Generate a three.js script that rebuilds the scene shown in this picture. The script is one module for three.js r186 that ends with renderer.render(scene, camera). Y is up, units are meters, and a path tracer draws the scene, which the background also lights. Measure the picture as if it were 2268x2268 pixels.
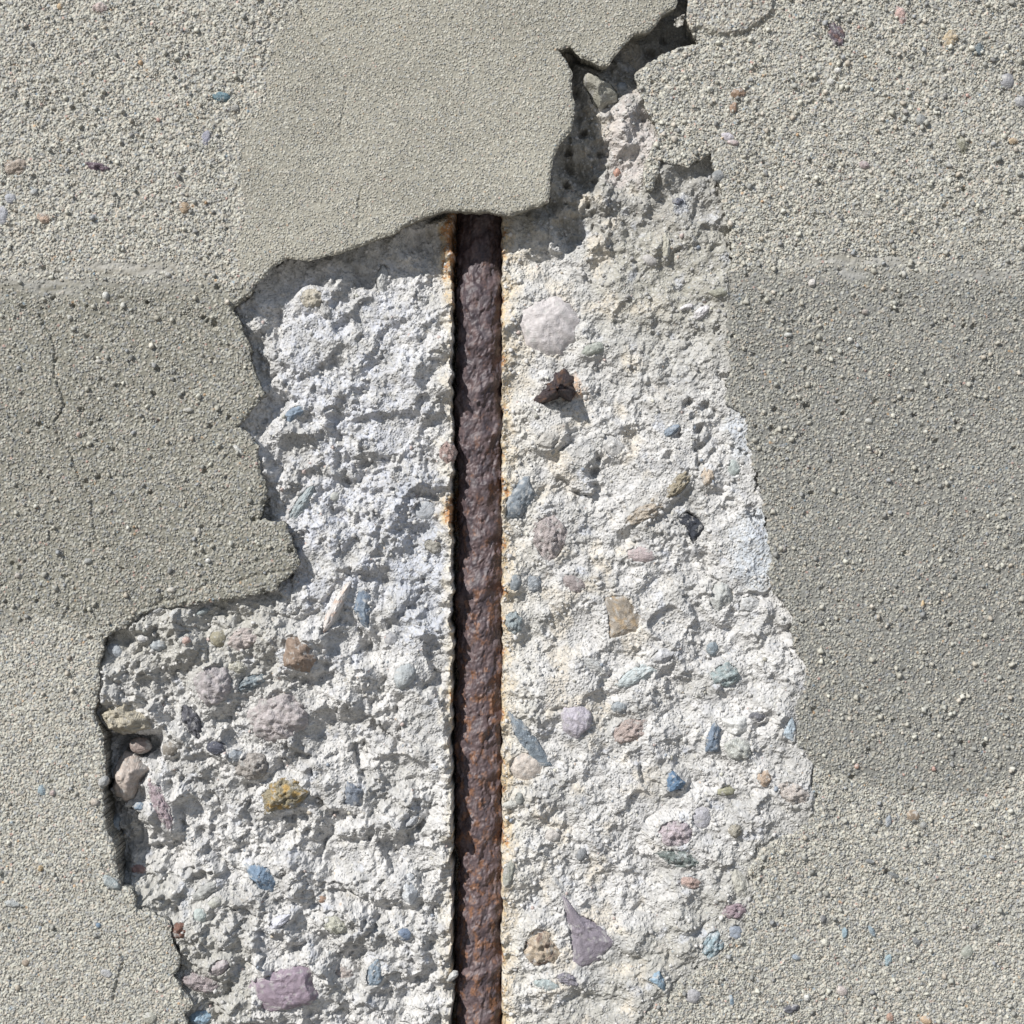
import * as THREE from 'three';
import { mergeVertices, mergeGeometries } from 'three/addons/utils/BufferGeometryUtils.js';

// ------------------------------------------------------------------ camera, sky, sun, exposure
const PX = 0.00015, MID = 1134, EYE = 0.5564, HIGH = 1.2;   // metres per pixel of plan, plan centre, distance from the wall, height above ground
const scene = new THREE.Scene();
const camera = new THREE.PerspectiveCamera(34, 1, 0.01, 1200);
camera.position.set(0, HIGH, EYE);
camera.lookAt(0, HIGH, 0);
const renderer = new THREE.WebGLRenderer({ antialias: true });
renderer.toneMapping = THREE.LinearToneMapping;
renderer.toneMappingExposure = 1.1;
renderer.shadowMap.enabled = true;

function makeSky() {
  const W = 256, H = 128, d = new Float32Array(W * H * 4);
  for (let y = 0; y < H; y++) {
    const up = Math.sin(((y + 0.5) / H - 0.5) * Math.PI), k = Math.pow(Math.max(0, up), 0.45);
    for (let x = 0; x < W; x++) {
      const i = (y * W + x) * 4;
      d[i] = 0.45 - 0.27 * k; d[i + 1] = 0.475 - 0.21 * k; d[i + 2] = 0.52 - 0.11 * k; d[i + 3] = 1;
    }
  }
  const t = new THREE.DataTexture(d, W, H, THREE.RGBAFormat, THREE.FloatType);
  t.mapping = THREE.EquirectangularReflectionMapping; t.magFilter = THREE.LinearFilter; t.needsUpdate = true;
  return t;
}
scene.background = makeSky();
scene.environment = scene.background;

const TO_SUN = new THREE.Vector3(-0.560, 0.568, 0.603).normalize();
const sun = new THREE.DirectionalLight(new THREE.Color().setRGB(1.0, 0.975, 0.935), 4.9);
sun.position.set(0, HIGH, 0).addScaledVector(TO_SUN, 6);
sun.target.position.set(0, HIGH, 0);
sun.castShadow = true;
Object.assign(sun.shadow.camera, { left: -2, right: 2, top: 2, bottom: -2, near: 0.1, far: 20 });
sun.shadow.mapSize.set(4096, 4096);
scene.add(sun, sun.target);

// ------------------------------------------------------------------ helpers
let seed = 20407;
function rnd() { seed = (seed + 0x6d2b79f5) | 0; let t = Math.imul(seed ^ (seed >>> 15), 1 | seed); t = (t + Math.imul(t ^ (t >>> 7), 61 | t)) ^ t; return ((t ^ (t >>> 14)) >>> 0) / 4294967296; }
const clamp = (x, a = 0, b = 1) => (x < a ? a : x > b ? b : x), mix = (a, b, t) => a + (b - a) * t;
const step = (a, b, x) => { const t = clamp((x - a) / (b - a)); return t * t * (3 - 2 * t); };
const TAB = new Uint16Array(4096), GX = new Float32Array(4096), GY = new Float32Array(4096), RV = new Float32Array(4096);
for (let i = 0; i < 4096; i++) { TAB[i] = Math.floor(rnd() * 4096); const a = rnd() * 6.2832; GX[i] = Math.cos(a); GY[i] = Math.sin(a); RV[i] = rnd(); }
const cell = (x, y, s) => TAB[(TAB[(TAB[(x + s * 57) & 4095] + y) & 4095] + s * 131) & 4095];
function noise(x, y, s = 0) {                                           // about -1 .. 1
  const ix = Math.floor(x), iy = Math.floor(y), fx = x - ix, fy = y - iy;
  const u = fx * fx * fx * (fx * (fx * 6 - 15) + 10), v = fy * fy * fy * (fy * (fy * 6 - 15) + 10);
  const a = cell(ix, iy, s), b = cell(ix + 1, iy, s), c = cell(ix, iy + 1, s), d = cell(ix + 1, iy + 1, s);
  const na = GX[a] * fx + GY[a] * fy, nb = GX[b] * (fx - 1) + GY[b] * fy, nc = GX[c] * fx + GY[c] * (fy - 1), nd = GX[d] * (fx - 1) + GY[d] * (fy - 1);
  return 1.5 * (na + u * (nb - na) + v * (nc - na + u * (na - nb - nc + nd)));
}
function fbm(x, y, s, n = 4) { let a = 1, t = 0, w = 0; for (let i = 0; i < n; i++) { t += a * noise(x, y, s + i); w += a; x *= 2.07; y *= 2.07; a *= 0.5; } return t / w; }
function lumps(x, y, s) {                                               // upper envelope of tilted chips: creased rubble, 0 .. about 1
  const ix = Math.floor(x), iy = Math.floor(y);
  let best = -9;
  for (let j = -1; j <= 1; j++) for (let i = -1; i <= 1; i++) {
    const c = cell(ix + i, iy + j, s), c2 = TAB[c], dx = x - ix - i - RV[c], dy = y - iy - j - RV[c2];
    const h = RV[TAB[c2]] * 0.9 + (GX[c2] * dx + GY[c2] * dy) * 0.45 - (dx * dx + dy * dy) * 0.95;
    if (h > best) best = h;
  }
  return best;
}
function chips(x, y, s) {                                                // upper envelope of steeper planes: flat facets that meet in sharp ridges
  const ix = Math.floor(x), iy = Math.floor(y);
  let best = -9;
  for (let j = -1; j <= 1; j++) for (let i = -1; i <= 1; i++) {
    const c = cell(ix + i, iy + j, s), c2 = TAB[c], dx = x - ix - i - RV[c], dy = y - iy - j - RV[c2];
    const d = dx * dx + dy * dy, h = RV[TAB[c2]] * 0.55 + (GX[c2] * dx + GY[c2] * dy) * 0.62 - 0.22 * d - 0.75 * d * d;
    if (h > best) best = h;
  }
  return best;
}
const lin = (c, k = 1) => [c[0] * k, c[1] * k, c[2] * k];

// plan (pixel) -> world, for a point that lies z millimetres in front of the wall plane
const wx = (px) => (px - MID) * PX, wy = (py) => HIGH - (py - MID) * PX;
const seen = (p, z) => MID + (p - MID) * (EYE - z * 0.001) / EYE;       // where a point drawn at p on the plan really stands when it lies deeper

function tag(o, label, category, kind) { o.userData.label = label; if (category) o.userData.category = category; if (kind) o.userData.kind = kind; return o; }
function solid(name, geo, mat, parent) { const m = new THREE.Mesh(geo, mat); m.name = name; m.castShadow = m.receiveShadow = true; parent.add(m); return m; }
const used = {};
function numbered(n) { const k = used[n] = (used[n] ?? -1) + 1; return k ? n + '_' + String(k).padStart(3, '0') : n; }

// ------------------------------------------------------------------ outlines of the two sheets of surface skin, traced as short runs
const leftEdge = [
  [[1498, -200], [1498, 0], [1494, 25], [1463, 46], [1438, 79], [1405, 85], [1380, 108], [1355, 137], [1347, 153], [1330, 155], [1310, 143], [1287, 137]],
  [[1260, 112], [1237, 120], [1252, 141], [1266, 166], [1266, 203], [1272, 236], [1270, 269], [1262, 298], [1237, 327], [1225, 356], [1218, 398], [1216, 456]],
  [[1181, 464], [1131, 482], [1107, 478], [1078, 472], [1053, 474], [1036, 470], [982, 470], [949, 480], [908, 497], [875, 518], [817, 538], [759, 559]],
  [[729, 567], [679, 580], [638, 573], [596, 600], [571, 629], [551, 654], [526, 667], [518, 687], [534, 720], [551, 758], [557, 804], [571, 846]],
  [[588, 875], [575, 887], [551, 920], [526, 945], [540, 953], [567, 970], [573, 1003], [573, 1032], [588, 1065], [588, 1098], [584, 1123], [575, 1150]],
  [[633, 1156], [646, 1198], [658, 1227], [662, 1247], [650, 1268], [621, 1293], [605, 1314], [563, 1318], [497, 1330], [435, 1339], [364, 1343], [331, 1355]],
  [[265, 1392], [232, 1413], [224, 1446], [215, 1479], [219, 1508], [215, 1551], [207, 1584], [224, 1617], [230, 1654], [232, 1700], [236, 1733], [224, 1754]],
  [[232, 1791], [232, 1832], [248, 1866], [257, 1907], [257, 1940], [269, 1961], [294, 1973], [306, 2015], [335, 2020], [373, 2039], [381, 2089], [402, 2130]],
  [[385, 2164], [410, 2197], [427, 2226], [406, 2251], [414, 2268], [414, 2500], [-300, 2500], [-300, -200]],
].flat();
const rightEdge = [
  [[1522, -200], [1522, 0], [1518, 41], [1530, 64], [1551, 95], [1500, 103], [1460, 125], [1438, 137], [1402, 162], [1418, 200], [1430, 240], [1452, 270]],
  [[1456, 300], [1440, 335], [1428, 365], [1424, 392], [1432, 420], [1444, 420], [1456, 390], [1465, 356], [1493, 364], [1522, 368], [1547, 356], [1575, 340]],
  [[1596, 420], [1612, 500], [1621, 559], [1618, 650], [1607, 740], [1617, 800], [1605, 891], [1650, 924], [1658, 974], [1667, 1024], [1679, 1065], [1692, 1127]],
  [[1704, 1189], [1708, 1231], [1700, 1272], [1712, 1310], [1733, 1326], [1754, 1363], [1754, 1397], [1762, 1438], [1783, 1479], [1783, 1509], [1774, 1543], [1762, 1559]],
  [[1766, 1592], [1766, 1646], [1791, 1671], [1808, 1700], [1799, 1737], [1808, 1800], [1770, 1840], [1737, 1853], [1683, 1882], [1658, 1923], [1675, 1977], [1654, 2027]],
  [[1646, 2060], [1609, 2089], [1563, 2139], [1509, 2172], [1459, 2226], [1417, 2268], [1400, 2500], [2600, 2500], [2600, -200]],
].flat();
function inside(poly, x, y) { let w = false; for (let i = 0, j = poly.length - 1; i < poly.length; j = i++) { const a = poly[i], b = poly[j]; if ((a[1] > y) !== (b[1] > y) && x < ((b[0] - a[0]) * (y - a[1])) / (b[1] - a[1]) + a[0]) w = !w; } return w; }
function toSegment(x, y, a, b) { const ex = b[0] - a[0], ey = b[1] - a[1], t = clamp(((x - a[0]) * ex + (y - a[1]) * ey) / (ex * ex + ey * ey)); return Math.hypot(x - a[0] - ex * t, y - a[1] - ey * t); }
function signed(poly, x, y) { let d = 1e9; for (let i = 0, j = poly.length - 1; i < poly.length; j = i++) { const a = poly[i], b = poly[j]; const m = Math.min(Math.abs(x - a[0]), Math.abs(x - b[0])); d = Math.min(d, toSegment(x, y, a, b)); } return inside(poly, x, y) ? d : -d; }

// ------------------------------------------------------------------ depth of the broken core, in millimetres behind the wall plane, at surveyed spots
const survey = [
  'under the slab', [1490, 40, 17], [1450, 85, 15], [1400, 125, 13], [1350, 155, 11], [1290, 330, 11], [1300, 430, 10.5], [1250, 500, 10], [1180, 520, 9.5], [1320, 270, 9], [1330, 190, 7],
  [1385, 300, 1.6], [1395, 400, 2.2], [1395, 230, 2.2], [1352, 265, 5], [1350, 400, 6], 'right of the bar', [1330, 540, 7], [1400, 500, 5], [1500, 520, 3], [1580, 560, 1.4], [1600, 700, 1.2], [1450, 650, 4.4], [1500, 800, 3.6], [1590, 850, 1.3], [1640, 1000, 1.2], [1680, 1180, 2], [1600, 1150, 3], [1500, 1000, 4.5], [1420, 440, 4], [1520, 420, 2.6],
  'right, lower', [1690, 1290, 2.4], [1640, 1338, 5], [1690, 1345, 3.2], [1590, 1365, 4.6], [1560, 1290, 3.6], [1720, 1400, 1.2], [1740, 1600, 1.2], [1770, 1700, 1], [1700, 1800, 1.6], [1650, 1900, 1.2], [1600, 2000, 1.6], [1500, 2150, 1.2], [1420, 2260, 1], [1300, 2200, 4], [1200, 2100, 5.2], [1350, 1900, 5], [1250, 1700, 5.6], [1400, 1500, 5], [1550, 1600, 4], [1200, 1400, 6.2], [1200, 1100, 6.2], [1180, 800, 6.2], [1300, 900, 5.6],
  'left of the bar', [840, 1150, 4], [930, 1180, 8.5], [988, 1180, 4.4], [830, 1000, 4.8], [920, 1040, 7.6], [860, 1320, 5], [940, 1350, 8.6], [988, 1300, 4.6], [960, 540, 10], [850, 580, 9], [700, 620, 8.2], [600, 680, 6.5], [560, 800, 5.5], [640, 900, 6], [800, 800, 6.5], [950, 800, 5.4], [800, 1100, 6.5], [650, 1100, 6], [600, 1000, 5.5], [680, 1200, 5.5], [700, 1250, 6.5], [960, 1400, 4.8], [600, 1370, 3.5], [450, 1385, 2.6], [300, 1420, 3],
  'left pocket', [250, 1480, 5], [350, 1550, 5], [285, 1680, 13], [270, 1800, 16], [290, 1850, 15], [290, 1910, 15], [300, 1960, 7], [345, 1780, 6], [450, 1750, 7], [560, 1700, 8], [680, 1600, 8], [800, 1600, 7.4], [930, 1600, 5], [950, 1800, 5.6], [800, 1800, 8], [650, 1850, 7], [450, 1900, 5],
  'lower left', [340, 2030, 1.4], [420, 2070, 2], [500, 2080, 3.5], [450, 2180, 3], [440, 2245, 4], [600, 2200, 4.2], [700, 2050, 6], [850, 2100, 7], [950, 2100, 5.6], [850, 2230, 6], [700, 2260, 5],
].filter((p) => typeof p !== 'string');
function coreBase(x, y) { let s = 0, w = 0; for (const p of survey) { const d = (x - p[0]) ** 2 + (y - p[1]) ** 2 + 700, k = 1 / (d * d); s -= p[2] * k; w += k; } return s / w; }
const barLeft = (y) => 1002 + 8 * noise(y / 70, 3, 61) + 6 * noise(y / 22, 5, 62) + 1.0 * noise(y / 7, 5, 63);
const barRight = (y) => 1110 + 5 * noise(y / 60, 7, 64) + 4 * noise(y / 21, 9, 65) + 0.7 * noise(y / 6, 9, 66);
function rough(x, y) {                                                  // how broken the fracture face is
  return mix(0.8, 1.2, step(1150, 950, x)) * mix(y < 560 ? (x < 1350 && x > 1215 ? 1.8 : 1.15) : 0.8, 1, step(500, 950, y) * 0.7 + 0.3 * step(1200, 900, x)) * mix(1, 1.25, step(1300, 1600, y) * step(1000, 800, x));
}
const blocks = [                                                        // chunks left standing, each with a steep side
  [2.4, [1240, 1000], [1330, 950], [1345, 1010], [1312, 1100], [1270, 1085], [1235, 1050]],
  [2.0, [1380, 1010], [1480, 1000], [1520, 1040], [1480, 1110], [1430, 1160], [1390, 1150], [1370, 1080]],
  [2.2, [1440, 880], [1520, 880], [1535, 960], [1540, 1040], [1500, 1040], [1450, 960]],
  [2.0, [880, 1560], [960, 1520], [990, 1600], [980, 1690], [900, 1680]],
  [1.8, [840, 1430], [930, 1405], [960, 1500], [900, 1550], [850, 1500]],
  [1.6, [640, 1230], [700, 1200], [760, 1260], [720, 1330], [650, 1320]],
  [2.2, [690, 1690], [780, 1670], [800, 1740], [740, 1800], [690, 1760]],
  [1.8, [1420, 1330], [1500, 1300], [1540, 1370], [1490, 1430], [1430, 1400]],
  [1.8, [1200, 1000], [1150, 900], [1230, 890], [1260, 960]],
  [2.0, [620, 720], [720, 690], [760, 760], [690, 830], [630, 800]],
  [1.8, [820, 820], [900, 790], [940, 870], [880, 930], [820, 900]],
  [1.7, [1180, 1520], [1250, 1480], [1330, 1500], [1310, 1560], [1220, 1570]],
  [1.7, [740, 1880], [830, 1860], [870, 1930], [800, 1990], [740, 1950]],
  [1.8, [1570, 1180], [1640, 1130], [1700, 1180], [1712, 1290], [1690, 1312], [1640, 1312], [1600, 1300], [1570, 1270]],
  [1.6, [1330, 1700], [1410, 1690], [1430, 1760], [1360, 1800]],
].map(([h, ...p]) => [[h, Math.min(...p.map((q) => q[0])), Math.max(...p.map((q) => q[0])), Math.min(...p.map((q) => q[1])), Math.max(...p.map((q) => q[1]))], p]);
const bowls = [[1290, 1400, 58, 1.6], [1360, 1050, 60, 1.0], [1150, 860, 40, 0.8], [660, 1000, 45, 1.0], [620, 640, 55, 1.1], [1330, 1560, 40, 1.3], [760, 1420, 45, 1.4], [712, 1625, 62, 2.6], [530, 1640, 40, 1.8], [880, 1700, 45, 1.4], [760, 1900, 55, 1.5], [930, 1900, 40, 1.2], [430, 1800, 40, 1.1], [1420, 1780, 40, 1.0], [860, 960, 60, 1.2], [900, 1250, 50, 1.3], [1480, 1380, 45, 0.9], [820, 700, 50, 1.2], [1330, 2030, 50, 0.9], [600, 2090, 35, 1.1]];
const pits = [[1262, 330, 10, 4], [1330, 335, 11, 4], [1256, 405, 9, 3.5], [1304, 455, 9, 3], [1290, 290, 10, 3], [1318, 395, 8, 3], [1445, 105, 12, 4], [1475, 75, 10, 4], [1530, 1190, 22, 3.5], [1625, 1345, 17, 4.5], [1650, 1328, 14, 3.5], [1672, 1324, 13, 3], [1695, 1319, 11, 2.4], [1590, 1330, 15, 3.5], [1578, 1300, 12, 2.5], [1328, 1010, 12, 3], [1318, 1045, 12, 3], [1312, 1075, 9, 2.5], [1545, 950, 12, 3], [1550, 990, 11, 3], [1548, 1030, 10, 2.5], [1558, 900, 12, 2.5], [1325, 1080, 16, 1.8], [1320, 1050, 14, 1.4], [1560, 1330, 18, 1.8], [1480, 1010, 13, 2.5], [1520, 900, 16, 2.5], [1500, 960, 12, 2], [1345, 340, 18, 2]];
function coreZ(x, y, base) {
  const r = rough(x, y), qx = x + 7 * noise(x / 22, y / 22, 11), qy = y + 7 * noise(x / 22, y / 22, 12);
  const big = chips(qx / 96, qy / 96, 21) - chips(qx / 84 + 31, qy / 84, 25), mid = chips(qx / 42, qy / 42, 22) - chips(qx / 36 + 17, qy / 36, 26), small = chips(qx / 16, qy / 16, 23) - chips(qx / 14 + 13, qy / 14, 27);
  const ledge = fbm(x / 70 + 9, y / 70, 31, 4) * 3.2, terrace = Math.floor(ledge) + step(0.38, 0.62, ledge - Math.floor(ledge));
  const tiny = chips(qx / 5.6, qy / 5.6, 24) - 0.3, crumb = step(-0.05, 0.35, fbm(x / 60, y / 60, 46, 3));
  let z = base + r * (3.6 * big + 2.6 * mid * (0.65 + 0.6 * noise(x / 90, y / 90, 15)) + (0.4 + 0.5 * crumb) * small + 1.0 * terrace + 1.0 * fbm(x / 40, y / 40, 41, 4)) + (0.07 + 0.26 * crumb) * tiny + 0.12 * noise(x / 5.2, y / 5.2, 44) + 0.2 * fbm(x / 13, y / 13, 45, 2);
  for (const b of blocks) { if (x < b[0][1] - 20 || x > b[0][2] + 20 || y < b[0][3] - 20 || y > b[0][4] + 20) continue; const d = signed(b[1], x, y) + 5 * noise(x / 20, y / 20, 49) + 2.5 * noise(x / 7, y / 7, 50); if (d > -3) z = mix(z, 0.45 * z + 0.55 * base + b[0][0], step(-3, 3, d)); }
  for (const b of bowls) { const d = Math.hypot(x - b[0], (y - b[1]) * 1.15) / (b[2] * (1 + 0.25 * noise(x / 40, y / 40, 17))); if (d < 1) { const k = step(1, 0.8, d); z = mix(z, base - 1.6 * b[3] * (1 - d * d) - 0.3 + 0.3 * fbm(x / 12, y / 12, 18, 3) + 0.2 * tiny, 0.7 * k); } }
  for (const b of pits) { const d = Math.hypot(x - b[0], y - b[1]) / (b[2] * (1 + 0.5 * noise(x / 14, y / 14, 19))); if (d < 1) z -= b[3] * (1 - d * d); }
  return z;
}

// ------------------------------------------------------------------ zones of the cast surface
const smears = [[40, 1378, 60, 22], [120, 640, 130, 20], [300, 590, 120, 18], [2180, 612, 90, 14], [1900, 575, 160, 12], [2080, 545, 110, 18], [1880, 610, 60, 16], [25, 640, 60, 26]];
function smear(x, y) { let v = 0; for (const [a, b, u, w] of smears) { const d = Math.hypot((x - a) / u, (y - b) / w); if (d < 1.4) v = Math.max(v, step(1.3, 0.5, d + 0.5 * fbm(x / 30, y / 12, 73, 3))); } return v * 0.9; }
function zone(x, y) {                                                   // coarse: sand shows; pitted: paste with scattered grains and pits; both 0 on the smooth slab
  const wob = 34 * noise(x / 150, y / 150, 71) + 16 * noise(x / 40, y / 40, 72);
  if (sideOf(x, y) < 0) {
    const slab = step(-34, 34, x + 0.7 * wob - (y < 300 ? 640 - y * 0.33 : 545 - (y - 300) * 0.1)) * step(640, 560, y + wob);
    const pit = step(585, 660, y + wob * 0.7) * step(1420, 1345, y + wob), low = step(1345, 1420, y + wob);
    return { slab, pitted: pit, coarse: (1 - slab) * (1 - pit) * (low ? 0.55 : 1), pale: step(560, 600, y + wob * 0.4) * step(665, 625, y + wob * 0.5) * clamp(step(560, 430, x)) + smear(x, y) };
  }
  const low = y - (1700 + 60 * step(1800, 2000, x) - 60 * step(2080, 2268, x)) + wob * 0.7;
  const pit = step(545, 640, y + wob) * step(20, -20, low);
  return { slab: 0, pitted: pit, coarse: 1 - pit, pale: step(545, 580, y + wob * 0.2) * step(625, 600, y + wob * 0.3) * step(1640, 1800, x) * 0.9 + smear(x, y) };
}
const SPLIT = [[-999, 1510], [0, 1510], [60, 1482], [100, 1440], [150, 1366], [300, 1308], [460, 1285], [480, 1100], [9999, 1100]];
function sideOf(x, y) { let i = 1; while (SPLIT[i][0] < y) i++; const a = SPLIT[i - 1], b = SPLIT[i]; return x - mix(a[1], b[1], (y - a[0]) / (b[0] - a[0])); }
function skinZ(x, y, left) {
  const z = zone(x, y);
  let h = 0.35 * fbm(x / 300, y / 300, 81, 3) + (0.12 + 0.2 * z.coarse) * fbm(x / 28, y / 28, 84, 3) + (0.05 + 0.17 * z.coarse + 0.03 * z.pitted) * noise(x / 7.5, y / 7.5, 86) + (0.03 + 0.03 * z.pitted + 0.08 * z.coarse) * noise(x / 5, y / 5, 87);
  h += 0.06 * fbm(x / 160, y / 10, 92, 3);
  h += 0.25 * z.slab - 0.35 * z.coarse * step(400, 700, y) - 0.12 * z.coarse;
  h += z.coarse * (0.14 + 0.46 * step(-0.35, 0.35, fbm(x / 85, y / 85, 93, 3))) * (lumps(x / 12, y / 12, 88) - 0.4) + z.pitted * 0.12 * (lumps(x / 9, y / 9, 89) - 0.4);
  if (left) {
    const hinge = y < 200 ? 662 + y * 0.54 : y < 300 ? 770 - (y - 200) * 0.15 : 755 + (y - 300) * 0.23;
    h += 4.6 * Math.pow(clamp((x - hinge + 20) / 500), 1.1) * step(640, 540, y);
    h += 0.5 * step(700, 560, Math.abs(y - 1000)) * step(300, 560, x);
  } else {
    if (y < 110 && x < 1760) h += 1.3 * step(-3, 4, signed(scab, x, y) + 4 * noise(x / 14, y / 14, 91)); // remnant scab at the top of the crack
    h -= 0.8 * step(300, 60, Math.hypot(x - 1450, y - 160)) + 0.3 * step(1800, 2000, y) * step(1500, 1900, x);
    h += 0.5 * step(1590, 1540, x) * step(440, 380, y) * step(240, 290, y);
  }
  return h;
}
const scab = [[1515, -200], [1515, 50], [1530, 66], [1551, 62], [1567, 70], [1605, 79], [1650, 70], [1680, 50], [1705, 35], [1717, 0], [1730, -200]];
const cracks = [
  [3.2, 1.6, [87, 696], [112, 745], [122, 780], [120, 833], [132, 862], [143, 895], [120, 937], [132, 970], [153, 999], [170, 1040], [178, 1078], [203, 1098], [203, 1131], [207, 1165], [215, 1198]],
  [2.6, 1.0, [137, 1202], [145, 1251], [157, 1272], [153, 1314], [153, 1347], [132, 1380], [124, 1430], [122, 1480]],
  [2.4, 0.7, [282, 970], [290, 1016], [296, 1098], [315, 1148]],
  [2.6, 1.1, [662, 0], [671, 33], [687, 62], [696, 87], [720, 108], [737, 141], [754, 178], [770, 199]],
  [2.6, 0.8, [770, 199], [760, 248], [754, 290], [756, 315], [770, 345]],
  [4, 1.1, [800, 418], [794, 450], [796, 476], [793, 501]],
  [3.2, 1.4, [265, 2101], [273, 2130], [257, 2180], [248, 2222]],
  [3, 1.2, [174, 1530], [182, 1592], [205, 1600]],
  [5, 1.0, [650, 1262], [563, 1276], [518, 1293], [468, 1285], [431, 1314], [364, 1334], [320, 1348]],
  [3, 0.8, [641, 0], [614, 55], [592, 104], [583, 140], [571, 174]],
  [2.4, 0.7, [2151, 957], [2170, 930], [2196, 900]],
  [2.4, 0.7, [1441, 10], [1450, 35], [1462, 60]],
  [2.6, 0.8, [2068, 1520], [2060, 1560], [2066, 1610]],
  [2.4, 0.6, [1990, 1730], [1988, 1690], [2010, 1650]],
  [3, 0.7, [120, 603], [230, 605], [300, 612]],
  [2.6, 0.6, [1690, 488], [1760, 496], [1820, 500]],
];

// ------------------------------------------------------------------ height grids over the patch of wall in view
const N = 1000, LO = -100, SPAN = 2468, D = SPAN / N, M = N + 1;
const gx = (i) => LO + i * D;
const sdL = new Float32Array(M * M), sdR = new Float32Array(M * M), zL = new Float32Array(M * M), zC = new Float32Array(M * M), keepC = new Uint8Array(M * M);
for (let j = 0; j < M; j++) for (let i = 0; i < M; i++) {
  const x = gx(i), y = gx(j), k = j * M + i;
  const e = 4.5 * noise(x / 26, y / 26, 51) + 3 * noise(x / 9, y / 9, 52) + 1.6 * noise(x / 4.2, y / 4.2, 53), calm = y < 600 && x > 600 ? 0.45 : 1;
  sdL[k] = signed(leftEdge, x, y) + e * calm;
  sdR[k] = signed(rightEdge, x, y) + e * (y < 480 ? 0.8 : 1.5);
  if (sdL[k] > -3 * D) zL[k] = skinZ(x, y, true); else if (sdR[k] > -3 * D) zL[k] = skinZ(x, y, false);
}
function around(x0, x1, y0, y1, f) {
  for (let j = Math.max(0, Math.ceil((y0 - LO) / D)); j <= Math.min(N, Math.floor((y1 - LO) / D)); j++) for (let i = Math.max(0, Math.ceil((x0 - LO) / D)); i <= Math.min(N, Math.floor((x1 - LO) / D)); i++) f(gx(i), gx(j), j * M + i);
}
for (const [wide, depth, ...pts] of cracks) for (let s = 1; s < pts.length; s++) {
  const a = pts[s - 1], b = pts[s], w = 0.9 * wide, deep = 0.5 * depth;
  around(Math.min(a[0], b[0]) - 9, Math.max(a[0], b[0]) + 9, Math.min(a[1], b[1]) - 9, Math.max(a[1], b[1]) + 9, (x, y, k) => {
    const d = toSegment(x + 3 * noise(x / 8, y / 8, 55), y + 3 * noise(x / 8, y / 8, 56), a, b) / (w * (1 + 0.5 * noise(x / 30, y / 30, 57)));
    if (d < 1) zL[k] = Math.min(zL[k], skinZ(x, y, sdL[k] > sdR[k]) - deep * (1 - d * d));
  });
}
for (let n = 0; n < 5600; n++) {                                        // small air holes and lost grains in the cast surface
  const x = mix(LO, LO + SPAN, rnd()), y = mix(LO, LO + SPAN, rnd()), z = zone(x, y);
  const r = 2.6 + 4.6 * rnd() ** 3, deep = (0.3 + 1.0 * rnd() ** 2) * (r / 4.5);
  if (rnd() > z.pitted * (0.4 + 1.3 * Math.max(0, fbm(x / 70, y / 70, 74, 3) + 0.15)) + z.coarse * 0.2 + 0.01) continue;
  around(x - r * 1.4, x + r * 1.4, y - r * 1.4, y + r * 1.4, (u, v, k) => { const d = Math.hypot(u - x, v - y) / (r * (1 + 0.6 * noise(u / 5, v / 5, 58))); if (d < 1) zL[k] -= deep * Math.sqrt(1 - d * d); });
}
for (let k = 0; k < M * M; k++) {                                       // broken rim: the arris crumbles away
  const d = Math.max(sdL[k], sdR[k]);
  if (d > -3 * D && d < 16) { const x = gx(k % M), y = gx((k / M) | 0); zL[k] -= 0.5 * step(5, 0, d) * (sdL[k] > sdR[k] ? 1 : 0.7) + 0.5 * step(16, 0, d) * Math.max(0, noise(x / 8, y / 8, 59)); }
}
const skinAt = (x, y) => zL[clamp(Math.round((y - LO) / D), 0, N) * M + clamp(Math.round((x - LO) / D), 0, N)];
const sheet = (x, y) => { const k = clamp(Math.round((y - LO) / D), 0, N) * M + clamp(Math.round((x - LO) / D), 0, N); return Math.max(sdL[k], sdR[k]); };
for (let j = 0; j < M; j++) for (let i = 0; i < M; i++) {
  const k = j * M + i, d = Math.max(sdL[k], sdR[k]);
  if (d > 42) continue;
  keepC[k] = 1;
  const x = seen(gx(i), 6), y = seen(gx(j), 6), base = coreBase(x, y);   // the plan is drawn for things about 6 mm deep
  let z = coreZ(x, y, base);
  const flush = sdR[k] > sdL[k] ? step(-45, -4, sdR[k]) * step(470, 620, y) : 0;         // right of the bar the fracture runs out level with the skin
  if (z > base - 1.4) z = mix(z, Math.max(z, base - 0.2) * 0.4 + base * 0.6, flush);
  if (d > -6) z = Math.min(z, (d > -3 * D ? zL[k] : 0) - (sdR[k] > sdL[k] ? 0.45 : 1.6) - (d > 0 ? d * 0.09 : 0));
  const inL = x - barLeft(y), inR = barRight(y) - x;
  if (inL > -34 && inL < 6) z += step(-34, -4, inL) * (2.6 * noise(y / 46, 2, 47) + 1.2 * noise(y / 15, 4, 48) + 0.5);
  if (inL > -3 && inR > -2) z = Math.min(z, mix(z, -24, step(-2, 3, Math.min(inL, inR + 1))));
  zC[k] = z;
}
const coreAt = (x, y) => zC[clamp(Math.round((y - LO) / D), 0, N) * M + clamp(Math.round((x - LO) / D), 0, N)];

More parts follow.
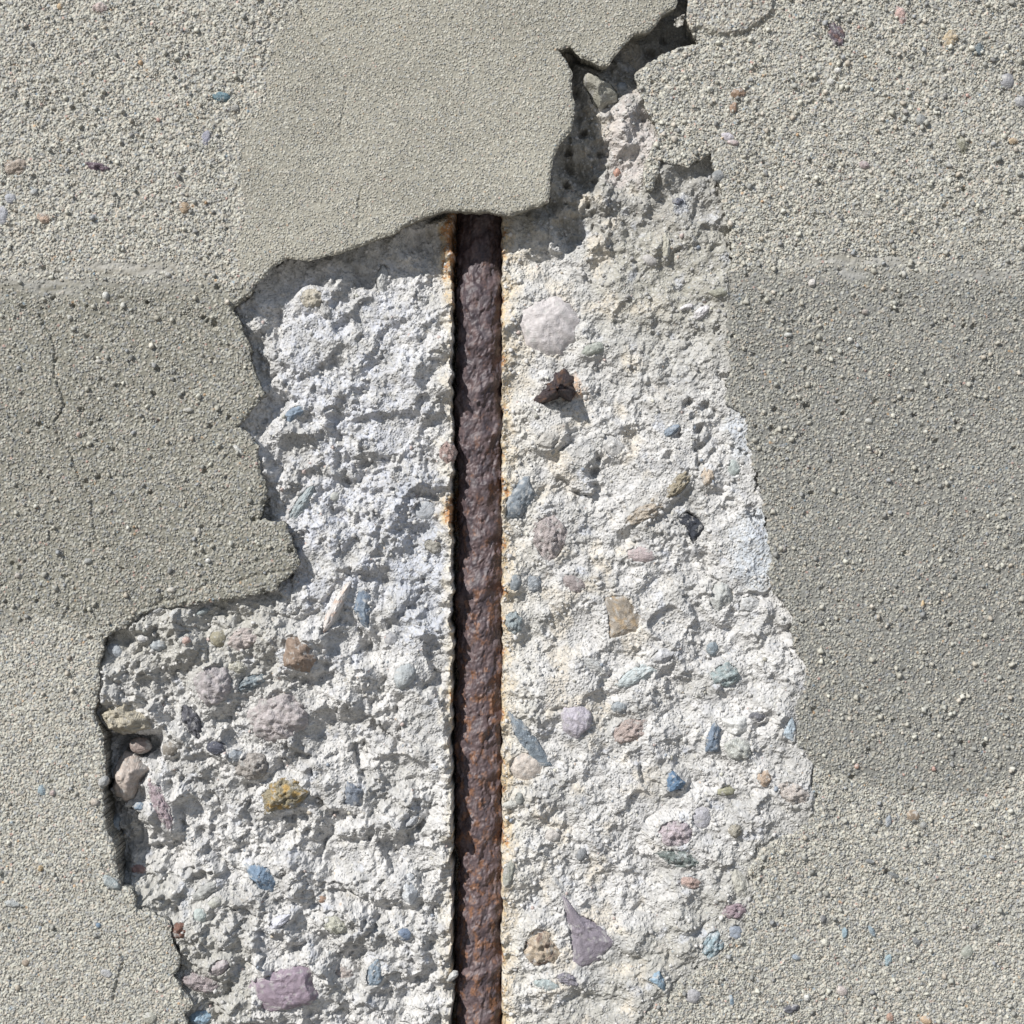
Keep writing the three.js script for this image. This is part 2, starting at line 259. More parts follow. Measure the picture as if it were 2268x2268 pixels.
// ------------------------------------------------------------------ procedural colour and relief of mortar
const T = 2048, tx = (i) => LO + ((i + 0.5) / T) * SPAN;
const toByte = new Uint8Array(4096); for (let i = 0; i < 4096; i++) { const c = i / 4095; toByte[i] = Math.round(255 * (c < 0.0031308 ? c * 12.92 : 1.055 * Math.pow(c, 1 / 2.4) - 0.055)); }
function raster(paint) { const rgb = new Float32Array(T * T * 3), rel = new Float32Array(T * T); for (let j = 0; j < T; j++) for (let i = 0; i < T; i++) paint(tx(i), tx(j), rgb, (j * T + i) * 3, rel, j * T + i); return { rgb, rel }; }
function dots(r, count, pick) {                                         // sand: every grain a small disc with its own colour and a domed relief
  for (let n = 0; n < count; n++) {
    const u = rnd() * T, v = rnd() * T, g = pick(tx(u), tx(v));
    if (!g) continue;
    const R = g.r / (SPAN / T), x0 = Math.max(0, Math.ceil(u - R)), x1 = Math.min(T - 1, Math.floor(u + R)), y0 = Math.max(0, Math.ceil(v - R)), y1 = Math.min(T - 1, Math.floor(v + R));
    for (let y = y0; y <= y1; y++) for (let x = x0; x <= x1; x++) {
      const d = ((x - u) ** 2 + (y - v) ** 2) / (R * R); if (d > 1) continue;
      const k = y * T + x, a = g.a;
      for (let c = 0; c < 3; c++) r.rgb[k * 3 + c] = mix(r.rgb[k * 3 + c], g.c[c], a);
      r.rel[k] = Math.max(r.rel[k], r.rel[k] * 0.5 + g.h * Math.sqrt(1 - d));
    }
  }
}
function textures(r) {
  const c = new Uint8Array(T * T * 4), b = new Uint8Array(T * T * 4);
  for (let j = 0; j < T; j++) for (let i = 0; i < T; i++) {
    const from = (j * T + i), to = ((T - 1 - j) * T + i) * 4;            // first row of a DataTexture is the bottom one
    for (let q = 0; q < 3; q++) { c[to + q] = toByte[clamp(r.rgb[from * 3 + q], 0, 1) * 4095 | 0]; b[to + q] = clamp(r.rel[from], 0, 1) * 255; }
    c[to + 3] = b[to + 3] = 255;
  }
  const color = new THREE.DataTexture(c, T, T), bump = new THREE.DataTexture(b, T, T);
  color.colorSpace = THREE.SRGBColorSpace;
  for (const t of [color, bump]) { t.wrapS = t.wrapT = THREE.MirroredRepeatWrapping; t.magFilter = THREE.LinearFilter; t.needsUpdate = true; }
  return { map: color, bumpMap: bump };
}
const SAND = [[0.58, 0.56, 0.48], [0.20, 0.20, 0.19], [0.53, 0.52, 0.45], [0.25, 0.25, 0.23], [0.47, 0.45, 0.38], [0.40, 0.395, 0.35], [0.56, 0.55, 0.49], [0.33, 0.33, 0.30], [0.24, 0.24, 0.235], [0.43, 0.38, 0.31], [0.30, 0.31, 0.32], [0.40, 0.38, 0.32], [0.54, 0.49, 0.42], [0.36, 0.35, 0.31]];
const sandTone = () => { const q = rnd(); return q < 0.003 ? [0.50, 0.33, 0.19] : q < 0.008 ? [0.5, 0.32, 0.27] : q < 0.012 ? [0.2, 0.27, 0.33] : SAND[(rnd() * SAND.length) | 0]; };
const skinTone = raster((x, y, rgb, o, rel, k) => {
  const z = zone(x, y), left = sideOf(x, y) < 0, blotch = fbm(x / 210, y / 210, 101, 4), fine = noise(x / 5, y / 5, 104), streak = fbm(x / 170, y / 9, 106, 3);
  const smooth = [0.315, 0.299, 0.248], pitted = left ? [0.224, 0.214, 0.175] : [0.215, 0.211, 0.191], coarse = left ? [0.324, 0.303, 0.255] : y > 1600 ? [0.316, 0.303, 0.268] : [0.318, 0.302, 0.257];
  const lime = clamp(z.pale * (0.35 + 1.1 * fbm(x / 60, y / 18, 107, 3)) + step(0.42, 0.75, fbm(x / 95, y / 60, 108, 4)) * 0.35);
  const old = !left && y < 110 && x < 1760 && inside(scab, x, y) ? 0.6 : 0;
  for (let c = 0; c < 3; c++) {
    let v = z.slab * smooth[c] + z.pitted * pitted[c] + z.coarse * coarse[c]; const w = z.slab + z.pitted + z.coarse; v = w > 0.01 ? mix(coarse[c], v / w, Math.min(1, w)) : coarse[c];
    v *= 0.97 + 0.26 * blotch + 0.07 * streak + 0.16 * fine + 0.08 * noise(x / 14, y / 14, 109);
    v = mix(v, [0.42, 0.412, 0.388][c], lime * 0.55); v = mix(v, [0.26, 0.225, 0.19][c], old);
    rgb[o + c] = v;
  }
  rel[k] = 0.22 + 0.12 * noise(x / 4, y / 4, 105);
});
dots(skinTone, 620000, (x, y) => { const z = zone(x, y), f = z.slab > 0.5 ? 0.6 : z.coarse > 0.3 ? 1 : 0.5; return rnd() < f * (1 - 0.55 * z.pale) ? { r: z.slab > 0.5 ? 1.2 + 1.2 * rnd() : 1.5 + 1.9 * rnd(), c: lin(sandTone(), z.pitted > 0.5 ? 0.8 : 1), a: z.slab > 0.5 ? 0.6 : 0.75, h: z.slab > 0.5 ? 0.3 + 0.5 * rnd() : 0.35 + 0.6 * rnd() } : null; });
const skinMaps = textures(skinTone);

const barDist = (x, y) => Math.max(barLeft(y) - x, x - barRight(y));
const coreTone = raster((x, y, rgb, o, rel, k) => {
  x = seen(x, 6); y = seen(y, 6);
  const n = fbm(x / 120, y / 120, 121, 4), m = fbm(x / 32, y / 32, 125, 4), fine = noise(x / 4.5, y / 4.5, 127);
  let c = [0.53, 0.518, 0.503];
  const put = (q, a) => { c = [mix(c[0], q[0], a), mix(c[1], q[1], a), mix(c[2], q[2], a)]; };
  put([0.49, 0.50, 0.54], clamp(step(560, 700, x) * step(1000, 850, x) * step(560, 700, y) * step(1450, 1250, y) * (0.75 + m)));
  put([0.37, 0.362, 0.345], 0.85 * step(0.0, 0.3, n)); put([0.36, 0.36, 0.365], 0.6 * step(0.1, 0.3, fbm(x / 48 + 11, y / 48, 135, 4)));
  put([0.61, 0.60, 0.585], 0.7 * step(0.1, 0.4, -m));
  put([0.335, 0.322, 0.28], clamp(step(1200, 1420, x + 60 * m) * step(950, 600, y + 90 * n) * 1.1));
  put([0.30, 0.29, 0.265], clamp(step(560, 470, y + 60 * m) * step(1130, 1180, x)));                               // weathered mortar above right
  put([0.36, 0.348, 0.31], clamp(step(1650, 1400, y + n * 120) * step(720, 560, x) * step(1280, 1340, y) * 0.8));
  put([0.335, 0.325, 0.29], clamp(step(1900, 2080, y + 70 * m + (x > 1100 ? (x - 1500) * 0.8 : (420 - x) * 0.7)) * 0.8 * (x > 1100 || x < 560 ? 1 : 0)));
  put([0.51, 0.54, 0.575], clamp(step(70, 30, Math.hypot((x - 1675) * 0.9, (y - 1220) * 0.62) + 30 * m) * 0.9));               // bluish lime skin on the rim
  put([0.49, 0.515, 0.55], clamp(step(50, 20, Math.hypot(x - 1640, (y - 960) * 0.6) + 25 * m) * 0.8));
  put([0.40, 0.42, 0.47], clamp(step(850, 900, x + 20 * m) * step(1000, 970, x) * step(1020, 1080, y) * step(1470, 1400, y)) * 0.7); put([0.46, 0.48, 0.53], 0.6 * step(0.22, 0.5, fbm(x / 55 + 40, y / 55, 133, 4)));
  const d = barDist(x, y), right = x > 1060;
  const creamy = step(right ? 130 : 14, 5, d + 90 * m); put([0.57, 0.535, 0.46], creamy * 0.6); put([0.56, 0.505, 0.42], 0.7 * step(0.05, 0.35, fbm(x / 80 + 5, y / 80, 137, 3)) * step(1100, 1130, x) * step(1520, 1380, x)); put([0.36, 0.35, 0.33], 0.5 * step(0.12, 0.4, fbm(x / 24 + 3, y / 24, 139, 3)));
  const rust = d + 26 * fbm(x / 18, y / 34, 141, 4) - (right ? 5 + 20 * noise(2, y / 70, 145) : -6 + 26 * step(0.1, 0.5, noise(6, y / 150, 146)) + 26 * step(760, 560, y));
  put([0.53, 0.44, 0.31], (right ? 0.5 : 0.2) * step(30, 14, rust + 12 * m)); put([0.50, 0.37, 0.20], 0.7 * step(10, -4, rust)); put([0.36, 0.165, 0.06], 0.85 * step(-5, -12, rust + 6 * fine));
  const nail = Math.hypot(x - 1268, y - 862) + 26 * m; put([0.50, 0.30, 0.16], 0.7 * step(34, 20, nail));
  put([0.50, 0.455, 0.43], clamp(step(75, 40, Math.hypot(x - 1395, (y - 320) * 0.6) + 40 * m) * 0.8));
  const k2 = 1 + 0.14 * fine + 0.22 * m + 0.12 * noise(x / 12, y / 12, 130);
  rgb[o] = c[0] * k2; rgb[o + 1] = c[1] * k2; rgb[o + 2] = c[2] * k2;
  rel[k] = 0.3 + 0.2 * noise(x / 3.4, y / 3.4, 128) + 0.15 * noise(x / 7, y / 7, 129);
});
dots(coreTone, 230000, (x, y) => ({ r: 1.1 + 1.7 * rnd(), c: rnd() < 0.5 ? [0.58, 0.57, 0.55] : rnd() < 0.6 ? [0.33, 0.325, 0.31] : sandTone(), a: 0.45, h: 0.4 + 0.5 * rnd() }));
const coreMaps = textures(coreTone);

const skinMat = new THREE.MeshStandardMaterial({ ...skinMaps, bumpScale: 0.0005, roughness: 0.93 });
const coreMat = new THREE.MeshStandardMaterial({ ...coreMaps, bumpScale: 0.0005, roughness: 0.95 });

// ------------------------------------------------------------------ the wall
const wall = new THREE.Group(); wall.name = 'concrete_wall'; scene.add(wall);
tag(wall, 'grey concrete wall with its face broken open around a rusted bar', 'wall', 'thing');

function patchMesh(name, field, heights, mat, deepAt) {                 // the part of the grid where field > 0, clipped along its edge, with a broken edge face below
  const pos = [], uv = [], idx = [], at = new Int32Array(M * M).fill(-1), cut = new Map(), edge = [];
  const vert = (x, y, z, ux = x, uy = y) => { pos.push(wx(x), wy(y), z * 0.001); uv.push((ux - LO) / SPAN, 1 - (uy - LO) / SPAN); return pos.length / 3 - 1; };
  const node = (k) => (at[k] >= 0 ? at[k] : (at[k] = vert(gx(k % M), gx((k / M) | 0), heights[k])));
  const cross = (a, b) => {
    const key = Math.min(a, b) * (M * M) + Math.max(a, b); let v = cut.get(key);
    if (v === undefined) { const t = field[a] / (field[a] - field[b]); v = vert(mix(gx(a % M), gx(b % M), t), mix(gx((a / M) | 0), gx((b / M) | 0), t), mix(heights[a], heights[b], t)); cut.set(key, v); }
    return v;
  };
  const tri = (a, b, c) => {
    const s = [a, b, c].filter((k) => field[k] > 0).length;
    if (s === 3) idx.push(node(a), node(b), node(c));
    if (s === 0 || s === 3) return;
    const ring = [a, b, c], loop = [], on = [];
    for (let q = 0; q < 3; q++) { const p = ring[q], n = ring[(q + 1) % 3]; if (field[p] > 0) loop.push(node(p)); if ((field[p] > 0) !== (field[n] > 0)) { const v = cross(p, n); loop.push(v); on.push(v); } }
    for (let q = 2; q < loop.length; q++) idx.push(loop[0], loop[q - 1], loop[q]);
    if (deepAt) edge.push(on);
  };
  for (let j = 0; j < N; j++) for (let i = 0; i < N; i++) {
    const a = j * M + i, b = a + 1, c = a + M, d = c + 1;
    if ((i + j) & 1) { tri(a, c, b); tri(b, c, d); } else { tri(a, c, d); tri(a, d, b); }
  }
  const drop = new Map(), ROWS = 6;
  const column = (v) => {
    let col = drop.get(v); if (col) return col;
    const x = pos[v * 3] / PX + MID, y = (HIGH - pos[v * 3 + 1]) / PX + MID, z = pos[v * 3 + 2] * 1000, [deep, under] = deepAt(x, y, z);
    const i = clamp(Math.round((x - LO) / D), 1, N - 1), j = clamp(Math.round((y - LO) / D), 1, N - 1), k = j * M + i;
    let nx = field[k + 1] - field[k - 1], ny = field[k + M] - field[k - M]; const l = Math.hypot(nx, ny) || 1; nx /= l; ny /= l;
    col = [];
    for (let r = 0; r <= ROWS; r++) { const t = r / ROWS, off = r ? under * t + (2.4 * noise(x / 9 + r * 0.8, y / 9 + r * 0.5, 151) + 1.2 * noise(x / 5 + r * 0.9, y / 5 + r * 1.1, 152)) * Math.min(1, deep / 3) : 0; const down = (deep * t) / 0.15; col.push(vert(x + nx * off, y + ny * off, z - deep * t, x + nx * down, y + ny * down)); }
    drop.set(v, col); return col;
  };
  for (const [a, b] of edge) { const p = column(a), q = column(b); for (let r = 0; r < ROWS; r++) idx.push(p[r], p[r + 1], q[r], q[r], p[r + 1], q[r + 1]); }
  const g = new THREE.BufferGeometry();
  g.setAttribute('position', new THREE.BufferAttribute(new Float32Array(pos), 3)); g.setAttribute('uv', new THREE.BufferAttribute(new Float32Array(uv), 2)); g.setIndex(new THREE.BufferAttribute(new Uint32Array(idx), 1));
  g.computeVertexNormals();
  return solid(name, g, mat, wall);
}
const deepEdge = (x, y, z) => (y < 640 && x > 560 ? [Math.max(3, 8 * step(560, 900, x) + 4), 9] : [Math.max(1.2, z - coreAt(x, y) + 1.6), 3]);
const skinLeft = tag(patchMesh('surface_skin', sdL, zL, skinMat, deepEdge), 'left sheet of olive grey mortar skin with a jutting slab', null);
const skinRight = tag(patchMesh('surface_skin_001', sdR, zL, skinMat, (x, y, z) => [Math.max(0.9, Math.min(9, z - coreAt(x, y) + 1)), 2]), 'right sheet of grey sandy mortar skin', null);

// ------------------------------------------------------------------ stones laid bare in the fracture and in the skin
const stones = [];
// where, half length, half width, turn (degrees, clockwise in the view), colour (linear), make, how far it stands out (mm), label, outline
function stone(x, y, a, b, turn, c, make = 'round', out = 1.6, label = '', outline = null, hue2 = null) { stones.push({ x, y, a, b, turn, c, make, out, label, outline, hue2 }); }
// right of the bar
stone(1214, 720, 76, 66, 10, [0.62, 0.56, 0.545], 'round', 4.2, 'large rounded pinkish white pebble', [[1138, 712], [1150, 682], [1186, 660], [1228, 648], [1270, 662], [1296, 706], [1286, 752], [1248, 792], [1204, 790], [1160, 768]]);
stone(1314, 773, 27, 14, -20, [0.36, 0.38, 0.33], 'round', 2);
stone(1148, 1107, 50, 33, -65, [0.20, 0.235, 0.27], 'block', 3, 'dark blue grey stone hard against the bar', [[1115, 1107], [1148, 1061], [1173, 1053], [1186, 1086], [1173, 1123], [1152, 1161], [1123, 1144]], [0.4, 0.42, 0.43]);
stone(1218, 1190, 38, 58, 0, [0.50, 0.42, 0.40], 'rough', 2.6);
stone(1421, 1229, 34, 18, 4, [0.52, 0.41, 0.40], 'round', 1.6);
stone(1272, 1293, 29, 22, 20, [0.34, 0.29, 0.28], 'block', 1.2);
stone(1384, 1368, 45, 45, 0, [0.36, 0.31, 0.25], 'flat', 1.3, 'flat tan stone worn flush', [[1330, 1314], [1380, 1310], [1428, 1364], [1413, 1405], [1347, 1422], [1343, 1368]], [0.45, 0.34, 0.22]);
stone(1142, 1291, 12, 20, 10, [0.24, 0.27, 0.29], 'round', 1.6);
stone(1183, 1293, 19, 20, 0, [0.34, 0.37, 0.40], 'rough', 1.6);
stone(1138, 1380, 19, 27, -10, [0.33, 0.38, 0.39], 'rough', 2.4);
stone(1430, 1136, 46, 17, -25, [0.52, 0.43, 0.32], 'rough', 1.6);
stone(1504, 1073, 38, 16, -50, [0.36, 0.31, 0.22], 'rough', 2);
stone(1530, 1157, 45, 40, 0, [0.035, 0.04, 0.055], 'sharp', 1.6, 'jagged black stone in a dark hollow', [[1480, 1157], [1522, 1127], [1555, 1148], [1567, 1173], [1538, 1211], [1522, 1181]]);
stone(1413, 1496, 52, 18, -25, [0.50, 0.55, 0.55], 'block', 2.2);
stone(1169, 1634, 78, 18, 58, [0.19, 0.23, 0.27], 'flat', 2.2, 'long blade shaped blue grey stone', [[1119, 1567], [1148, 1588], [1173, 1613], [1198, 1654], [1221, 1694], [1198, 1696], [1169, 1667], [1136, 1625]], [0.3, 0.35, 0.39]);
stone(1165, 1700, 42, 36, 0, [0.60, 0.51, 0.43], 'round', 1.2);
stone(1276, 1596, 34, 40, 0, [0.49, 0.45, 0.50], 'block', 3.4, 'lilac white stone with a dark right side');
stone(1397, 1621, 44, 26, -20, [0.52, 0.40, 0.35], 'rough', 2.6);
stone(1500, 1737, 26, 28, 0, [0.11, 0.20, 0.32], 'sharp', 4.6, 'bright blue chip standing out of pale mortar', [[1480, 1716], [1491, 1708], [1520, 1737], [1514, 1754], [1480, 1758]]);
stone(1372, 1567, 17, 14, 0, [0.33, 0.36, 0.38], 'round', 2);
stone(1295, 2060, 60, 80, 0, [0.27, 0.235, 0.275], 'flat', 2.2, 'wedge shaped purple grey stone with a pointed top', [[1235, 1965], [1256, 1990], [1281, 2023], [1322, 2044], [1363, 2089], [1334, 2126], [1285, 2147], [1268, 2131], [1252, 2048]]);
stone(1202, 2102, 48, 48, 0, [0.60, 0.47, 0.32], 'rough', 2.4, 'mottled yellow and cream conglomerate stone', [[1185, 2052], [1223, 2064], [1247, 2118], [1231, 2147], [1181, 2147], [1152, 2114], [1165, 2073]], [0.28, 0.2, 0.16]);
stone(1260, 2172, 26, 14, 15, [0.29, 0.27, 0.31], 'rough', 1.4);
stone(1210, 2184, 28, 13, 15, [0.42, 0.48, 0.47], 'round', 1.2);
stone(1459, 2172, 22, 28, 0, [0.28, 0.40, 0.50], 'sharp', 2.4, 'hooked pale blue chip at the lower rim', [[1434, 2172], [1463, 2151], [1480, 2184], [1475, 2205], [1455, 2184]]);
stone(1127, 1936, 12, 30, 10, [0.36, 0.36, 0.31], 'flat', 1.4);
stone(1152, 1770, 11, 14, 0, [0.28, 0.29, 0.27], 'block', 1.6);
stone(1131, 1783, 18, 10, 0, [0.56, 0.55, 0.49], 'round', 1.6);
stone(1223, 1853, 18, 16, 0, [0.55, 0.50, 0.45], 'round', 2);
stone(1289, 1895, 12, 15, 30, [0.24, 0.25, 0.26], 'round', 1.8);
stone(1497, 1849, 42, 32, 0, [0.55, 0.45, 0.48], 'rough', 2);
stone(1505, 1903, 46, 20, 15, [0.20, 0.235, 0.22], 'rough', 1.8, 'dark green speckled stone', null, [0.42, 0.45, 0.44]);
stone(1609, 1754, 21, 10, -5, [0.34, 0.33, 0.22], 'round', 1.8);
stone(1580, 1638, 36, 16, -75, [0.18, 0.235, 0.31], 'block', 3.6, 'upright slate blue stone beside the white quartz', [[1584, 1600], [1598, 1617], [1592, 1667], [1565, 1667], [1567, 1638]]);
stone(1629, 1609, 30, 22, 0, [0.72, 0.71, 0.67], 'block', 3.4, 'smooth white quartz chip', [[1600, 1592], [1654, 1588], [1659, 1625], [1629, 1634], [1613, 1620]]);
stone(1638, 1663, 32, 24, 20, [0.55, 0.56, 0.50], 'rough', 3);
stone(1679, 1588, 19, 13, -15, [0.17, 0.17, 0.19], 'block', 1.2);
stone(1750, 1617, 30, 15, -80, [0.44, 0.52, 0.58], 'flat', 1.2, '', [[1754, 1580], [1762, 1613], [1758, 1642], [1733, 1629]]);
stone(1694, 1725, 16, 18, 0, [0.60, 0.43, 0.29], 'rough', 1.6);
stone(1758, 1758, 36, 25, 25, [0.60, 0.52, 0.46], 'rough', 1.6);
stone(1609, 1497, 33, 27, -10, [0.34, 0.41, 0.41], 'rough', 3, 'teal grey crumbly stone', null, [0.52, 0.56, 0.55]);
stone(1555, 1812, 24, 30, 0, [0.45, 0.44, 0.47], 'round', 1);
stone(1629, 1841, 14, 16, 0, [0.40, 0.37, 0.30], 'rough', 1.8);
stone(1530, 1957, 21, 14, 10, [0.52, 0.35, 0.29], 'rough', 1.6);
stone(1638, 1957, 36, 16, 70, [0.50, 0.48, 0.40], 'block', 1.6);
stone(1629, 2019, 27, 18, -15, [0.37, 0.28, 0.31], 'rough', 1.3);
stone(1629, 2066, 18, 17, 0, [0.31, 0.35, 0.41], 'block', 1.4);
stone(1580, 2093, 36, 24, -60, [0.33, 0.43, 0.47], 'rough', 1.6, 'pale teal speckled stone at the lower rim', null, [0.55, 0.6, 0.62]);
stone(1536, 2209, 17, 17, 0, [0.42, 0.41, 0.42], 'round', 1.3);
stone(1489, 953, 19, 10, -35, [0.24, 0.29, 0.35], 'flat', 2);
stone(1569, 1057, 15, 22, -8, [0.62, 0.49, 0.35], 'rough', 1.8);
stone(1627, 1036, 15, 20, 5, [0.40, 0.44, 0.42], 'round', 1.2);
stone(1580, 1438, 14, 16, 0, [0.26, 0.31, 0.34], 'block', 2);
stone(1592, 646, 20, 12, 10, [0.34, 0.33, 0.26], 'block', 1.8);
stone(1555, 691, 23, 11, -35, [0.68, 0.64, 0.64], 'block', 2);
stone(1522, 679, 16, 7, -20, [0.66, 0.62, 0.62], 'block', 1.6);
stone(1476, 542, 10, 27, 0, [0.52, 0.49, 0.38], 'block', 1.6);
stone(1367, 381, 8, 10, 0, [0.72, 0.36, 0.24], 'rough', 1.2);
stone(1378, 190, 13, 12, 0, [0.30, 0.33, 0.36], 'round', 2.4);
stone(1502, 445, 12, 8, 0, [0.2, 0.21, 0.26], 'rough', 1.5);
stone(1332, 190, 52, 42, 40, [0.36, 0.345, 0.285], 'sharp', 8, 'grey mortar fragment wedged in the crack below the slab', [[1289, 143], [1312, 148], [1352, 172], [1384, 202], [1376, 224], [1330, 240], [1312, 222], [1294, 178]]);
stone(1440, 575, 17, 12, 20, [0.5, 0.47, 0.44], 'round', 1.3);
stone(1352, 985, 34, 24, 30, [0.58, 0.56, 0.53], 'sharp', 2);
stone(1215, 975, 28, 20, -20, [0.48, 0.45, 0.40], 'sharp', 2.6);
stone(1310, 1470, 30, 12, 30, [0.5, 0.5, 0.48], 'block', 1.2);
stone(1468, 1455, 28, 18, -20, [0.52, 0.52, 0.53], 'sharp', 2.2);
stone(1600, 1320, 28, 40, 20, [0.5, 0.51, 0.48], 'sharp', 3);
stone(1660, 1340, 26, 20, -20, [0.54, 0.54, 0.53], 'sharp', 2.6);
// left of the bar
stone(991, 1003, 18, 25, 0, [0.44, 0.29, 0.25], 'rough', 2);
stone(800, 1351, 48, 19, 75, [0.18, 0.235, 0.31], 'block', 2.6, 'slender slate blue stone right of the white sliver', [[796, 1301], [819, 1318], [821, 1350], [817, 1397], [796, 1380], [782, 1347]], [0.3, 0.35, 0.4]);
stone(740, 1352, 72, 12, -62, [0.68, 0.62, 0.58], 'round', 3.6, 'long white sliver lying aslant', null, [0.6, 0.46, 0.38]);
stone(895, 1500, 31, 22, -60, [0.43, 0.455, 0.46], 'round', 3.4, 'smooth oval grey pebble');
stone(866, 1417, 15, 17, 0, [0.40, 0.40, 0.41], 'round', 2);
stone(904, 1981, 19, 26, -12, [0.66, 0.68, 0.70], 'sharp', 3.4, 'white quartz chip left of the bar');
stone(908, 1944, 13, 10, 0, [0.64, 0.66, 0.68], 'sharp', 2);
stone(895, 2072, 15, 14, 45, [0.18, 0.235, 0.33], 'flat', 1.8);
stone(833, 2155, 38, 20, -65, [0.22, 0.28, 0.34], 'sharp', 2.2, 'ragged dark blue stone low beside the bar');
stone(780, 1758, 30, 30, 0, [0.22, 0.25, 0.30], 'sharp', 2.4, 'square slate stone in the shaded hollow', [[767, 1729], [809, 1750], [804, 1795], [755, 1787]]);
stone(658, 1454, 37, 40, 0, [0.32, 0.23, 0.17], 'block', 6, 'brown block shaped stone standing proud', [[634, 1415], [688, 1417], [694, 1463], [683, 1492], [625, 1480], [623, 1452]]);
stone(482, 1415, 20, 20, 0, [0.33, 0.30, 0.21], 'round', 2.6, 'small round olive pebble');
stone(538, 1417, 36, 24, -15, [0.55, 0.46, 0.42], 'rough', 2.6);
stone(348, 1430, 18, 14, -10, [0.36, 0.39, 0.41], 'round', 2.4);
stone(253, 1442, 20, 15, 30, [0.40, 0.43, 0.46], 'round', 2);
stone(313, 1415, 12, 9, 0, [0.64, 0.63, 0.62], 'round', 2);
stone(410, 1419, 10, 9, 0, [0.62, 0.40, 0.32], 'round', 1.6);
stone(348, 1351, 14, 8, -20, [0.38, 0.38, 0.37], 'round', 1.6);
stone(447, 1355, 18, 8, -25, [0.34, 0.38, 0.38], 'round', 1.8);
stone(551, 1514, 36, 17, -25, [0.24, 0.29, 0.32], 'rough', 2.8, 'dark teal speckled stone', null, [0.42, 0.46, 0.47]);
stone(650, 916, 27, 13, -38, [0.24, 0.31, 0.39], 'block', 2.2);
stone(667, 1115, 52, 14, -55, [0.35, 0.40, 0.41], 'sharp', 1.8);
stone(522, 1479, 22, 14, 10, [0.60, 0.57, 0.45], 'rough', 2.2);
stone(468, 1518, 40, 48, 0, [0.52, 0.46, 0.46], 'rough', 4.6, 'knobbly pink grey lump');
stone(613, 1592, 64, 54, -15, [0.54, 0.47, 0.46], 'rough', 5.6, 'largest knobbly pink lump casting a long shadow');
stone(257, 1596, 60, 34, 10, [0.54, 0.47, 0.33], 'rough', 8, 'yellow tan stone lodged on the left rim', [[207, 1586], [232, 1571], [265, 1557], [323, 1596], [323, 1617], [265, 1632], [232, 1617]]);
stone(276, 1733, 42, 60, 0, [0.54, 0.435, 0.36], 'sharp', 11, 'angular pinkish tan stone standing in the left pocket', [[242, 1712], [262, 1675], [286, 1679], [321, 1712], [306, 1741], [286, 1783], [265, 1789], [234, 1754]]);
stone(306, 1654, 23, 17, 10, [0.33, 0.26, 0.23], 'block', 3);
stone(375, 1660, 19, 17, -20, [0.28, 0.25, 0.21], 'round', 2.2);
stone(478, 1658, 23, 17, 10, [0.085, 0.09, 0.12], 'round', 2.4, 'black rounded pebble');
stone(518, 1675, 18, 14, 0, [0.31, 0.34, 0.37], 'block', 2);
stone(422, 1600, 40, 19, 65, [0.14, 0.14, 0.16], 'rough', 3, 'dark charcoal stone below the knobbly lump');
stone(555, 1700, 36, 30, 0, [0.42, 0.375, 0.33], 'rough', 4.4);
stone(625, 1766, 56, 36, 0, [0.34, 0.29, 0.185], 'rough', 5.4, 'coarse yellow brown stone tapering to the right', [[576, 1766], [613, 1725], [658, 1737], [683, 1758], [662, 1791], [588, 1803]], [0.5, 0.34, 0.13]);
stone(356, 1787, 56, 18, 68, [0.45, 0.34, 0.37], 'rough', 1.8, 'upright maroon pink stone');
stone(576, 1950, 42, 32, 0, [0.20, 0.29, 0.40], 'sharp', 4.6, 'large blue stone with a corner pointing up left', [[538, 1919], [563, 1921], [592, 1924], [613, 1957], [600, 1981], [571, 1979], [551, 1952]]);
stone(451, 1977, 33, 14, -35, [0.36, 0.36, 0.34], 'round', 2.4, '', null, [0.55, 0.55, 0.52]);
stone(474, 2002, 18, 12, -30, [0.50, 0.50, 0.42], 'round', 2);
stone(441, 2029, 16, 16, 0, [0.48, 0.54, 0.51], 'round', 1.6);
stone(395, 2064, 18, 19, 0, [0.26, 0.135, 0.10], 'rough', 1.4, 'small rust red stone');
stone(617, 2044, 30, 12, -30, [0.66, 0.66, 0.72], 'block', 2.6, 'lilac white bar shaped chip');
stone(741, 2052, 27, 20, 20, [0.55, 0.54, 0.42], 'rough', 2.6);
stone(712, 1994, 10, 9, 0, [0.40, 0.26, 0.18], 'round', 2);
stone(634, 2193, 76, 52, -8, [0.33, 0.255, 0.31], 'block', 4.6, 'big smooth purple pebble', [[551, 2168], [621, 2151], [671, 2139], [692, 2151], [704, 2209], [683, 2230], [600, 2247], [555, 2234], [538, 2200]]);
stone(439, 2180, 45, 20, 15, [0.40, 0.34, 0.34], 'rough', 3);
stone(484, 2147, 26, 17, -30, [0.45, 0.38, 0.38], 'sharp', 2.6);
stone(439, 2257, 26, 18, -10, [0.28, 0.40, 0.50], 'block', 3, 'pale blue stone at the foot of the left rim');
stone(248, 1837, 14, 30, 12, [0.28, 0.34, 0.40], 'sharp', 2.4);
stone(306, 1787, 12, 10, 0, [0.25, 0.33, 0.42], 'block', 1.6);
stone(306, 1928, 20, 11, 10, [0.33, 0.20, 0.18], 'block', 1.6);
stone(720, 690, 20, 12, 60, [0.56, 0.55, 0.53], 'rough', 2);
stone(845, 615, 15, 36, 5, [0.55, 0.55, 0.53], 'sharp', 3);
stone(690, 660, 26, 22, 0, [0.56, 0.5, 0.38], 'rough', 2.4);
stone(940, 1130, 28, 24, 0, [0.45, 0.47, 0.5], 'round', 1.4);
stone(960, 1210, 22, 16, 20, [0.4, 0.38, 0.33], 'rough', 1.4);
stone(740, 1100, 12, 11, 0, [0.47, 0.48, 0.43], 'round', 1.4);
